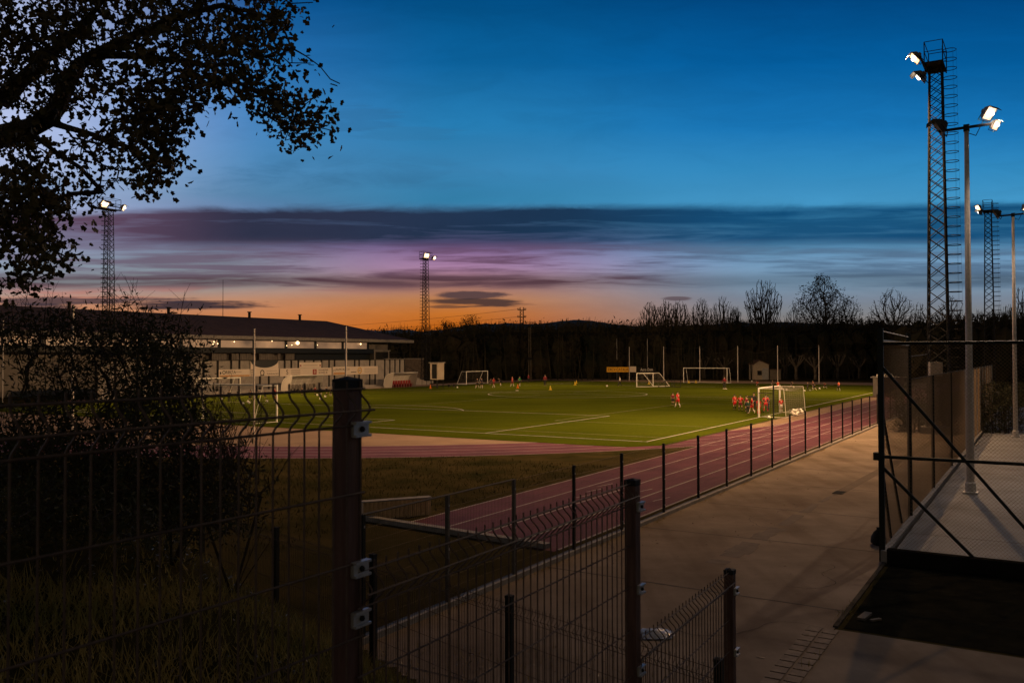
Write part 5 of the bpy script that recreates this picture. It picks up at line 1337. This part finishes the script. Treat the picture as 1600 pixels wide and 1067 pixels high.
def pose_meshes(kind):
    if kind in POSES: return POSES[kind]
    J = pose(kind); D = {'body': skin_mesh('body', J, BE, BR, 'pelvis')}
    K = {k: J[k] for k in ('pelvis', 'spine', 'chest', 'sl', 'sr')}; K['hip'] = lerp(J['pelvis'], lerp(J['pl'], J['pr'], .5), .6)
    K['el'] = lerp(J['sl'], J['el'], .85); K['er'] = lerp(J['sr'], J['er'], .85)
    E = [('pelvis', 'spine'), ('spine', 'chest'), ('chest', 'sl'), ('sl', 'el'), ('chest', 'sr'), ('sr', 'er')]; Kt = {k: K[k] for k in ('pelvis', 'spine', 'chest', 'sl', 'el', 'sr', 'er')}
    D['shirt'] = skin_mesh('shirt', Kt, E, dict(pelvis=.145, spine=.135, chest=.145, sl=.078, el=.062, sr=.078, er=.062), 'chest')
    K2 = dict(Kt); K2['wl'] = lerp(J['el'], J['wl'], .95); K2['wr'] = lerp(J['er'], J['wr'], .95); K2['el'] = J['el']; K2['er'] = J['er']
    D['jacket'] = skin_mesh('jacket', K2, E + [('el', 'wl'), ('er', 'wr')], dict(pelvis=.155, spine=.145, chest=.155, sl=.082, el=.062, sr=.082, er=.062, wl=.048, wr=.048), 'chest')
    K = {k: J[k] for k in ('pelvis', 'pl', 'pr')}; K['kl'] = lerp(J['pl'], J['kl'], .78); K['kr'] = lerp(J['pr'], J['kr'], .78)
    E = [('pelvis', 'pl'), ('pl', 'kl'), ('pelvis', 'pr'), ('pr', 'kr')]
    D['shorts'] = skin_mesh('shorts', K, E, dict(pelvis=.135, pl=.105, kl=.10, pr=.105, kr=.10), 'pelvis')
    K = {k: J[k] for k in ('pelvis', 'pl', 'kl', 'pr', 'kr')}; K['al'] = lerp(J['kl'], J['al'], .93); K['ar'] = lerp(J['kr'], J['ar'], .93)
    D['trousers'] = skin_mesh('trousers', K, E + [('kl', 'al'), ('kr', 'ar')], dict(pelvis=.135, pl=.105, kl=.075, al=.058, pr=.105, kr=.075, ar=.058), 'pelvis')
    for s in 'lr':
        a = J['k' + s], J['a' + s], J['t' + s]
        D['sock' + s] = skin_mesh('sock', dict(a=lerp(a[0], a[1], .12), m=lerp(a[0], a[1], .5), b=lerp(a[0], a[1], .95)), [('a', 'm'), ('m', 'b')], dict(a=.055, m=.058, b=.044), 'a')
        D['boot' + s] = skin_mesh('boot', dict(a=a[1], b=lerp(a[1], a[2], .6), c=a[2]), [('a', 'b'), ('b', 'c')], dict(a=.052, b=.050, c=.040), 'a')
    h0, h1 = Vector(J['head0']), Vector(J['head1']); ax = (h1 - h0).normalized(); m = MB(); m.ball((0, 0, 0), .102, 10, 7); me = bpy.data.meshes.new('hair')
    q = Vector((0, 0, 1)).rotation_difference(ax); fs = []
    vs = [h0 + (h1 - h0) * .95 + q @ Vector((v[0], v[1] * 1.05 - .022, v[2] * .85 + .012)) for v in m.v]
    keep = [f for f in m.f if not all((m.v[i][2] < -.02 or (m.v[i][1] > .05 and m.v[i][2] < .05)) for i in f)]
    me.from_pydata([tuple(v) for v in vs], [], keep); D['hair'] = me
    # face: eyes, nose, ears on the head
    fm = MB(); c = h0 + (h1 - h0) * .55; fw = q @ Vector((0, 1, 0)); sd = q @ Vector((1, 0, 0))
    fm.ball(c + fw * .088, .014, 6, 4, 1.6)
    for s in (-1, 1): fm.ball(c + sd * .085 * s, .02, 6, 4, 1.5)
    fe = bpy.data.meshes.new('nose_ears'); fe.from_pydata(fm.v, [], fm.f); D['face'] = fe
    fm = MB()
    for s in (-1, 1): fm.ball(c + fw * .078 + sd * .03 * s + ax * .022, .011, 6, 4)
    fm.box(c + fw * .082 - ax * .045, (.045, .012, .010)); fe = bpy.data.meshes.new('features'); fe.from_pydata(fm.v, [], fm.f); D['eyes'] = fe
    POSES[kind] = D; return D
def put(name, me, mt, par):
    me = me.copy(); me.materials.clear(); me.materials.append(M[mt]); o = link(bpy.data.objects.new(name, me)); o.parent = par; return o
def person(px, foot, head, kind, top, bottom, label, rz=0.0, long_=False, hair='hair', socks='c_white', group=None, base=None):
    p = base or G(px, foot, .018); hgt = (foot - head) / F * p.y; D = pose_meshes(kind)
    ref = {'run': 1.76, 'crouch': 1.17, 'bend': 1.48}.get(kind, 1.78); s = hgt / ref
    root = empty('person', p, label, 'person', group); root.rotation_euler = (0, 0, rz); root.scale = (s, s, s)
    body = put('body', D['body'], 'skin', root)
    put('jacket' if long_ else 'shirt', D['jacket' if long_ else 'shirt'], top, root)
    if long_: put('trousers', D['trousers'], bottom, root)
    else: put('shorts', D['shorts'], bottom, root)
    for sd in 'lr':
        if not long_: put('sock', D['sock' + sd], socks, root)
        put('boot', D['boot' + sd], 'boots' if socks != 'c_white' else 'c_white', root)
    put('hair', D['hair'], hair, root); put('nose_ears', D['face'], 'skin', root); put('facial_features', D['eyes'], 'hair', root)
    if not long_ and top in ('c_red', 'c_orange') and kind in ('stand', 'hips', 'walk'):
        m = MB(); m.box((0, -.152, 1.30), (.05, .012, .17)); o = m.build('shirt_number', M['c_white'], None); o.parent = root
    return root
GA = 'players gathered by the near small-sided goal'
person(1148, 640.5, 616, 'stand', 'c_red', 'c_red', 'player in red kit at the left end of the group by the small goal', .2, group=GA, socks='c_dark')
person(1157, 641.5, 617, 'hips', 'c_red', 'c_maroon', 'player in red, hands on hips, second from the left in the group', -.5, group=GA, socks='c_dark')
person(1166.5, 643, 618, 'stand', 'c_maroon', 'c_dark', 'player in maroon half hidden behind the one in dark green', .5, group=GA, socks='c_dark')
person(1169, 646.5, 624, 'stand', 'c_dgreen', 'c_dark', 'person in a dark green jacket and dark trousers in front of the group', 0, True, group=GA, socks='c_dark')
person(1175, 646, 619.5, 'walk', 'c_red', 'c_red', 'player in red mid-step with white socks, just left of the goal post', 1.2, group=GA)
person(1178, 643, 613, 'point', 'c_dark', 'c_dark', 'taller person in black behind the group, arm held out', 2.6, True, group=GA, socks='c_dark')
person(1185.5, 648, 621.5, 'stand', 'c_red', 'c_red', 'player in red seen just inside the left goal post', .1, group=GA, socks='c_red')
person(1196.5, 643.5, 616.5, 'hips', 'c_red', 'c_red', 'player in red with hands on hips in the mouth of the small goal', -.3, group=GA, socks='c_red')
person(1200, 643, 618, 'stand', 'c_navy', 'c_navy', 'player in navy standing close behind the red one in the goal mouth', .6, True, group=GA, socks='c_dark')
person(1220.3, 645, 621, 'stand', 'c_red', 'c_white', 'player in red and white partly behind the right post of the small goal', 0, group=GA)
person(1051.5, 634, 613, 'stand', 'c_maroon', 'c_dark', 'person in maroon top and dark legs, left of the pair on the open turf', -.3, socks='c_dark')
person(1059, 636.5, 611.5, 'walk', 'c_red', 'c_red', 'player all in red with white socks, right of the pair on the open turf', .5)
person(1132, 607, 588, 'stand', 'c_maroon', 'c_dark', 'person in a maroon jacket standing at the right post of the far goal', 2.9, True, socks='c_dark')
person(968.5, 604, 587.5, 'walk', 'c_white', 'c_dark', 'person in a pale vest and dark trousers below the yellow hoarding', 1.2, True, socks='c_dark')
FR = 'players training on the far right'
person(1183.5, 606.5, 594, 'run', 'c_red', 'c_dark', 'running player in red in front of the hut', 1.7, group=FR, socks='c_dark')
person(1207, 604, 594, 'stand', 'c_dark', 'c_dark', 'small dark player by the shed, a ball at the feet', .7, group=FR, socks='c_dark')
person(1215.5, 608.5, 595, 'hips', 'c_orange', 'c_red', 'player in bright orange red above the crossbar of the near small goal', .2, group=FR)
person(1236, 607, 595.5, 'run', 'c_dark', 'c_dark', 'dark running player between the small goal and its swept net', -1.5, group=FR, socks='c_dark')
person(1262, 611, 596.5, 'stand', 'c_dark', 'c_dark', 'upright person all in dark just right of the swept goal net', 1.4, True, group=FR, socks='c_dark')
person(1272, 611, 596, 'run', 'c_dark', 'c_dark', 'dark striding player chasing a ball beside the right-hand net pole', 1.6, group=FR)
person(1270, 604, 594, 'stand', 'c_orange', 'c_red', 'player in orange red just behind the striding dark one', .4, group=FR)
person(1289, 608, 596.5, 'run', 'c_maroon', 'c_dark', 'player in dark maroon kicking out a leg right of the net pole', 1.4, group=FR)
person(1310.5, 611, 595.5, 'walk', 'c_orange', 'c_dark', 'player in orange red farthest right on the pitch', .3, group=FR)
ML = 'players training near the far touchline'
person(746, 606.5, 590.5, 'walk', 'c_dark', 'c_dark', 'dark-clad player at the left of the pair in front of the far touchline goal', 1.0, group=ML)
person(752.5, 607, 590, 'walk', 'c_navy', 'c_dark', 'player in navy at the right of the pair in front of the far touchline goal', .2, group=ML)
person(766, 604, 591, 'run', 'c_dark', 'c_dark', 'dark player right of the far touchline goal, close behind a red one', -.8, group=ML, socks='c_dark')
person(771.5, 605.5, 589.5, 'walk', 'c_red', 'c_maroon', 'player in red just right of the far touchline goal', 2.2, group=ML)
person(782.5, 602.5, 590.5, 'bend', 'c_dark', 'c_dark', 'dark player bending down right of the red one by the far goal', 1.3, group=ML)
person(800.5, 604, 588.5, 'walk', 'c_red', 'c_maroon', 'ginger player in red beside the one in a green bib', .9, hair='hair_red', group=ML)
person(812, 603.5, 588, 'walk', 'c_green', 'c_dark', 'player in a green bib right of the ginger one', -.5, group=ML)
person(826, 597.5, 585, 'stand', 'c_maroon', 'c_dark', 'person in brownish top standing beyond the pitch below the power pole', .4, True, hair='hair_red', group=ML, socks='c_dark')
person(851.8, 603.5, 585, 'stand', 'c_maroon', 'c_dark', 'person in a long crimson jacket alone at the far middle of the pitch', .3, True, group=ML, socks='c_dark')
person(702, 605.5, 598, 'crouch', 'c_dark', 'c_dark', 'dark person crouching at the turf edge, left of two, by the booth', .8, True, group=ML, socks='c_dark')
person(709, 605.5, 598, 'crouch', 'c_dark', 'c_dark', 'dark person crouching at the turf edge, right of two, nearer the far goal', -.6, True, group=ML, socks='c_dark')
LF = 'players at the near-left end of the pitch'
person(358, 629, 609.5, 'stand', 'c_dark', 'c_dark', 'dark player standing inside the far-left small goal', .2, True, group=LF, socks='c_dark')
person(372, 626, 608, 'walk', 'c_dark', 'c_navy', 'dark player by the right post of the far-left small goal', .9, group=LF, socks='c_dark')
person(391, 628.5, 609, 'hips', 'c_dark', 'c_dark', 'dark player with hands on hips behind the tall net pole', .3, group=LF, socks='c_dark')
person(414, 625.5, 609, 'walk', 'c_dark', 'c_dark', 'dark player stepping forward left of the near goal post', -1.2, group=LF, socks='c_dark')
person(429.5, 624.5, 604, 'stand', 'c_red', 'c_dark', 'player in red right behind the near goal post', .4, group=LF, socks='c_red')
person(472, 619, 605, 'stand', 'c_dark', 'c_dark', 'dark player in front of the left dugout', .4, group=LF, socks='c_dark')
person(492.5, 618, 603.5, 'stand', 'c_maroon', 'c_dark', 'player in maroon at the right end of the left dugout', .4, group=LF, socks='c_dark')
person(502, 618, 604.5, 'bend', 'c_dark', 'c_dark', 'dark player bending to the balls right of the left dugout', 1.0, group=LF)
person(510, 618, 603.5, 'walk', 'c_dark', 'c_dark', 'dark player next to the foreground post, left of the yellow bib', -.7, group=LF, socks='c_dark')
person(516.5, 619, 605.5, 'stand', 'c_yellow', 'c_dark', 'player in a yellow bib half hidden by the foreground post', 0, group=LF)

# ------------------------------------------------------------------ balls, cones
def ball_mat():
    m, nt, bs = newmat('football_leather'); tc = nt.nodes.new('ShaderNodeTexCoord'); v = nt.nodes.new('ShaderNodeTexVoronoi'); v.inputs['Scale'].default_value = 9
    nt.links.new(tc.outputs['Object'], v.inputs['Vector']); rp = nt.nodes.new('ShaderNodeValToRGB'); rp.color_ramp.elements[0].position = .16; rp.color_ramp.elements[0].color = (.05, .05, .05, 1); rp.color_ramp.elements[1].position = .2; rp.color_ramp.elements[1].color = (.82, .81, .78, 1)
    nt.links.new(v.outputs['Distance'], rp.inputs['Fac']); nt.links.new(rp.outputs['Color'], bs.inputs['Base Color']); bs.inputs['Roughness'].default_value = .4; return m
M['ball'] = ball_mat()
bp = None
def football(px, py, label, group, z=.13):
    global bp
    p = G(px, py, z)
    if bp is None:
        m = MB(); m.ball((0, 0, 0), .115, 14, 9); bp = m.build('football', M['ball'], None, True); o = bp
    else: o = bp.copy(); COL.objects.link(o)
    o.location = p; o.rotation_euler = (rnd.uniform(0, 6), rnd.uniform(0, 6), 0); tag(o, label, 'ball', group)
for q in ((379.5, 630), (387.5, 627), (389.5, 629), (417, 626.5), (430, 627.3), (500.5, 623), (508, 619.5), (347, 623.4), (496, 617)): football(*q, 'white football among the dark players on the near-left turf', 'balls at the near-left end')
for q in ((1206.5, 599.7), (1221.5, 605.7), (1229, 609), (1240, 604.8), (1266, 609.5), (1280.5, 607), (1257, 610.2)): football(*q, 'white football among the players training on the far right', 'balls on the far right')
football(1174.8, 595.5, 'white football in flight left of the hut, in front of the net', 'balls in the air', .3)
football(948.5, 603, 'single white football on open turf left of the man in the pale vest', 'single balls')
football(714.5, 605, 'white football by the crouching pair near the booth', 'single balls')
football(1201.5, 651.8, 'white football at the foot of the left post of the near small goal', 'single balls')
# balls bagged in the net of the near goal
c = G(1245, 643, .35); root = empty('ball_bag', Vector((c.x, c.y, 0)), 'net bag full of white balls lying in the swept net of the small goal', 'ball bag')
m = MB(); rs = np.random.RandomState(9)
for i in range(11): m.ball((c.x + rs.uniform(-.35, .35), c.y + rs.uniform(-.2, .2), .12 + rs.uniform(0, .35)), .11, 10, 7)
m.build('ball_heap', M['ball'], root, True)
m = MB(); m.path([(c.x - .55, c.y, .45), (c.x - .2, c.y, .5), (c.x + .2, c.y, .52), (c.x + .4, c.y, .3)], .03, 5); m.build('bag_neck', M['net'], root)
def cone(px, py, mt, label, h=.42):
    p = G(px, py, .017); root = empty('marker_cone', p, label, 'cone', 'training cones'); m = MB(); m.lathe(p, [(.15, .02), (.05, h * .8), (.035, h)], 12); m.build('cone', M[mt], root, True)
    m = MB(); m.box(p + UP * .012, (.34, .34, .024), .4); m.build('base', M[mt], root)
cone(672.5, 607, 'cone_o', 'orange cone at the turf edge between the dugout and the booth', .6)
cone(809, 606.5, 'cone_o', 'orange cone just below the player in the green bib', .55)
cone(860, 609.3, 'cone_y', 'yellow cone below the person in the crimson jacket', .55)
cone(898.5, 601.5, 'cone_y', 'left one of two touching yellow cones on the far turf', .5)
cone(900.8, 599, 'cone_y', 'right one of two touching yellow cones, a little farther off', .5)
cone(1076.5, 598.3, 'cone_y', 'yellow cone in the left part of the far goal mouth', .45)
cone(1087.5, 598.3, 'cone_y', 'yellow cone near the middle of the far goal mouth', .45)
cone(1014, 600.3, 'cone_y', 'pale yellow cone seen through the net of the goal by the metal frame', .45)
p = G(808, 610.2, .02); m = MB(); m.lathe(p, [(.22, 0), (.22, .02), (.12, .05), (.1, .05)], 14); tag(m.build('marker_disc', M['c_white']), 'flat white marker disc on the turf below the orange cone', 'marker disc', 'marker discs')
p = G(1132.5, 607.6, .02); m = MB(); m.lathe(p, [(.3, 0), (.3, .03), (.15, .06), (.12, .06)], 14); tag(m.build('marker_disc', M['c_white']), 'flat white marker disc at the feet of the person by the far goal', 'marker disc', 'marker discs')

# ------------------------------------------------------------------ sky
wd = bpy.data.worlds.new('World'); scene.world = wd; wd.use_nodes = True
nt = wd.node_tree; N = nt.nodes; Lk = nt.links
for n_ in list(N): N.remove(n_)
out = N.new('ShaderNodeOutputWorld'); bg = N.new('ShaderNodeBackground'); Lk.new(bg.outputs[0], out.inputs[0])
def mth(op, a, b=None, c=None, clamp=False):
    n = N.new('ShaderNodeMath'); n.operation = op; n.use_clamp = clamp
    for i, x in enumerate((a, b, c)):
        if x is None: continue
        if isinstance(x, (int, float)): n.inputs[i].default_value = x
        else: Lk.new(x, n.inputs[i])
    return n.outputs[0]
def sstep(x, lo, hi):
    n = N.new('ShaderNodeMapRange'); n.interpolation_type = 'SMOOTHSTEP'; Lk.new(x, n.inputs['Value']); n.inputs['From Min'].default_value = lo; n.inputs['From Max'].default_value = hi; return n.outputs['Result']
def mixc(f, a, b, mode='MIX'):
    n = N.new('ShaderNodeMix'); n.data_type = 'RGBA'; n.blend_type = mode
    if isinstance(f, (int, float)): n.inputs['Factor'].default_value = f
    else: Lk.new(f, n.inputs['Factor'])
    for k, x in (('A', a), ('B', b)):
        if isinstance(x, tuple): n.inputs[k].default_value = (*x, 1)
        else: Lk.new(x, n.inputs[k])
    return n.outputs['Result']
tc = N.new('ShaderNodeTexCoord'); sp = N.new('ShaderNodeSeparateXYZ'); Lk.new(tc.outputs['Generated'], sp.inputs[0])
X, Y, Zz = sp.outputs
hyp = mth('SQRT', mth('ADD', mth('MULTIPLY', X, X), mth('MULTIPLY', Y, Y)))
den = mth('MAXIMUM', mth('MAXIMUM', Y, mth('MULTIPLY', hyp, .6)), .02)
t = mth('DIVIDE', Zz, den)                      # tangent of the elevation
az = mth('ARCTAN2', X, Y)                       # 0 straight ahead, positive to the right
TM = 0.8
def ramp(stops):
    n = N.new('ShaderNodeValToRGB'); cr = n.color_ramp; cr.interpolation = 'LINEAR'
    while len(cr.elements) < len(stops): cr.elements.new(.5)
    for e, (p_, c_) in zip(cr.elements, stops): e.position = p_ / TM; e.color = (*srgb(*c_), 1)
    Lk.new(mth('DIVIDE', t, TM, clamp=True), n.inputs['Fac']); return n.outputs['Color']
zen = [(.55, (4, 34, 68)), (.8, (3, 16, 32))]
rC = ramp([(0, (172, 82, 16)), (.036, (190, 98, 22)), (.05, (196, 112, 42)), (.066, (188, 124, 76)), (.085, (170, 124, 118)), (.104, (168, 126, 162)), (.13, (126, 100, 148)), (.155, (80, 116, 156)), (.18, (52, 128, 170)), (.215, (58, 136, 186)), (.264, (38, 124, 178)), (.34, (12, 98, 156)), (.411, (2, 78, 132))] + zen)
rR = ramp([(0, (120, 105, 95)), (.036, (132, 122, 116)), (.05, (126, 128, 132)), (.066, (120, 132, 148)), (.085, (118, 145, 168)), (.11, (112, 152, 186)), (.13, (84, 136, 172)), (.155, (62, 132, 172)), (.18, (66, 148, 196)), (.215, (50, 138, 192)), (.264, (24, 116, 180)), (.34, (4, 92, 156)), (.411, (1, 72, 130))] + zen)
rL = ramp([(0, (205, 120, 60)), (.036, (206, 130, 72)), (.05, (200, 132, 90)), (.066, (186, 136, 108)), (.085, (142, 150, 152)), (.11, (118, 134, 146)), (.13, (104, 112, 138)), (.155, (100, 110, 150)), (.19, (92, 138, 178)), (.227, (84, 140, 190)), (.264, (78, 136, 194)), (.34, (48, 116, 182)), (.411, (18, 86, 150))] + zen)
base = mixc(sstep(az, -.08, .30), mixc(sstep(az, -.40, -.05), rL, rC), rR)
# brighter, paler sky at the far left, towards where the sun went down
glow = mth('MULTIPLY', sstep(az, -.26, -.58), mth('MULTIPLY', sstep(t, .05, .22), sstep(t, .85, .30)))
base = mixc(mth('MULTIPLY', glow, .85), base, srgb(196, 204, 238))
# cloud streaks
def noise3(sx, sz, ox, det=6, rough=.6, dist=0.0):
    cb = N.new('ShaderNodeCombineXYZ'); Lk.new(mth('MULTIPLY_ADD', az, sx, ox), cb.inputs[0]); Lk.new(mth('MULTIPLY', t, sz), cb.inputs[1]); cb.inputs[2].default_value = ox * .37
    n = N.new('ShaderNodeTexNoise'); n.inputs['Scale'].default_value = 1; n.inputs['Detail'].default_value = det; n.inputs['Roughness'].default_value = rough; n.inputs['Distortion'].default_value = dist
    Lk.new(cb.outputs[0], n.inputs['Vector']); return n.outputs['Fac']
nE = noise3(2.6, 9, 1.3, 3, .5, .2); nD = noise3(9, 34, 7.7, 8, .65, .6); nA = noise3(5.0, 75, 3.1, 7, .58, .5); nB = noise3(1.7, 28, 9.7, 5, .5, .3); nC = noise3(12, 210, 5.5, 4, .6, .4)
def bump_(x, c, w0, w1): return mth('MULTIPLY', sstep(x, c - w0, c), sstep(x, c + w1, c))
cov = mth('MULTIPLY', sstep(t, .114, .138), sstep(mth('MULTIPLY_ADD', nA, .014, mth('MULTIPLY_ADD', nD, .012, mth('MULTIPLY_ADD', nE, .030, t))), .2075, .194))      # the broad dark bank with its sharper upper edge
low = mth('MULTIPLY', sstep(t, .070, .088), sstep(t, .142, .115))
f1 = mth('MULTIPLY', cov, mth('MULTIPLY_ADD', sstep(nA, .32, .58), .40, mth('MULTIPLY_ADD', sstep(nB, .35, .6), .25, mth('MULTIPLY_ADD', sstep(t, .122, .144), .46, .06))), clamp=True)
dark = mixc(sstep(az, -.30, .05), mixc(sstep(az, -.45, -.28), srgb(92, 70, 92), srgb(46, 50, 72)), mixc(sstep(az, .0, .32), srgb(28, 52, 80), srgb(18, 76, 118)))
col = mixc(f1, base, dark)
f2 = mth('MULTIPLY', low, mth('MULTIPLY', sstep(mth('ADD', mth('MULTIPLY', nA, .75), mth('MULTIPLY', nC, .25)), .43, .60), .78))
d2 = mixc(sstep(az, .02, .30), mixc(sstep(az, -.35, -.1), srgb(104, 84, 104), srgb(92, 62, 84)), srgb(78, 104, 132))
col = mixc(f2, col, d2)
f3 = mth('MULTIPLY', bump_(t, .088, .013, .012), mth('MULTIPLY', sstep(nB, .36, .50), mth('MULTIPLY_ADD', sstep(nA, .35, .58), .5, .42)), clamp=True); col = mixc(f3, col, mixc(sstep(az, .1, .3), srgb(80, 54, 62), srgb(74, 94, 114)))
f4 = mth('MULTIPLY', bump_(t, .205, .035, .07), mth('MULTIPLY', sstep(mth('MULTIPLY_ADD', nD, .5, mth('MULTIPLY', nE, .5)), .42, .64), mth('MULTIPLY_ADD', sstep(az, .25, -.3), .45, .18))); col = mixc(f4, col, srgb(44, 92, 128))
col = mixc(1.0, col, mixc(sstep(nD, .25, .75), (.93, .93, .93), (1.06, 1.06, 1.06)), 'MULTIPLY')
# pinkish wisps low on the left
f5 = mth('MULTIPLY', mth('MULTIPLY', sstep(az, -.12, -.35), bump_(t, .073, .016, .014)), mth('MULTIPLY', sstep(nA, .45, .62), .55)); col = mixc(f5, col, srgb(200, 112, 92))
def lens(px, py, wx, wy, colr, amt=.9):
    d = ray(px, py); a0, t0 = math.atan2(d.x, d.y), d.z / d.y
    dx = mth('DIVIDE', mth('SUBTRACT', az, a0), wx / F); dy = mth('DIVIDE', mth('SUBTRACT', t, t0), wy / F)
    rr = mth('ADD', mth('MULTIPLY', dx, dx), mth('MULTIPLY', dy, dy)); rr = mth('ADD', rr, mth('MULTIPLY_ADD', nA, 2.8, -1.4)); rr = mth('ADD', rr, mth('MULTIPLY_ADD', nC, 1.8, -.9)); rr = mth('ADD', rr, mth('MULTIPLY_ADD', nD, 1.6, -.8))
    return mth('MULTIPLY', sstep(rr, 1.05, .35), amt), colr
for L_ in ((735, 461, 62, 7, (74, 58, 64)), (745, 473, 88, 7, (62, 48, 50)), (700, 478, 40, 4, (80, 56, 50), .7), (1057, 467, 26, 3.5, (96, 82, 88), .9), (300, 478, 160, 8, (52, 44, 52), .95), (130, 470, 150, 8, (56, 48, 60), .85), (50, 480, 90, 6, (60, 50, 60), .8), (560, 186, 80, 22, (46, 104, 150), .4), (640, 210, 90, 14, (50, 112, 156), .3)):
    f, c_ = lens(*L_[:4], L_[4], *(L_[5:] or (.9,))); col = mixc(f, col, srgb(*c_))
hs = N.new('ShaderNodeHueSaturation'); hs.inputs['Saturation'].default_value = 1.0; Lk.new(col, hs.inputs['Color']); col = hs.outputs['Color']
# overhead much darker; behind the camera an added warm fill lights bank and path
back = sstep(mth('ABSOLUTE', az), .75, 1.9)
col = mixc(back, col, srgb(96, 86, 70)); col = mixc(sstep(Zz, .50, .62), col, srgb(4, 18, 34)); col = mixc(sstep(Zz, -.002, -.03), col, srgb(14, 14, 14))
Lk.new(col, bg.inputs['Color']); bg.inputs['Strength'].default_value = 1.0

# last glow of the sun below the hills: a very weak warm sun from the far left horizon
sl = bpy.data.lights.new('sun', 'SUN'); sl.energy = 0.02; sl.angle = R(12); sl.color = (1, .6, .4)
so = link(bpy.data.objects.new('sun', sl)); so.rotation_euler = (R(86), 0, R(190)); 

# ------------------------------------------------------------------ camera and render settings
cam = bpy.data.cameras.new('camera'); cam.sensor_width = 36; cam.lens = F / 1600 * 36; cam.clip_start = .05; cam.clip_end = 12000; cam.dof.use_dof = True; cam.dof.focus_distance = 70; cam.dof.aperture_fstop = 9
co = link(bpy.data.objects.new('camera', cam)); co.location = (0, 0, H)
co.rotation_euler = (Matrix.Rotation(math.pi / 2 + TILT, 3, 'X') @ Matrix.Rotation(ROLL, 3, 'Z')).to_euler()
scene.camera = co
scene.view_settings.view_transform = 'Standard'; scene.view_settings.look = 'None'; scene.view_settings.exposure = 0; scene.view_settings.gamma = 1
scene.cycles.use_denoising = True
scene.cycles.max_bounces = 5; scene.cycles.transparent_max_bounces = 8
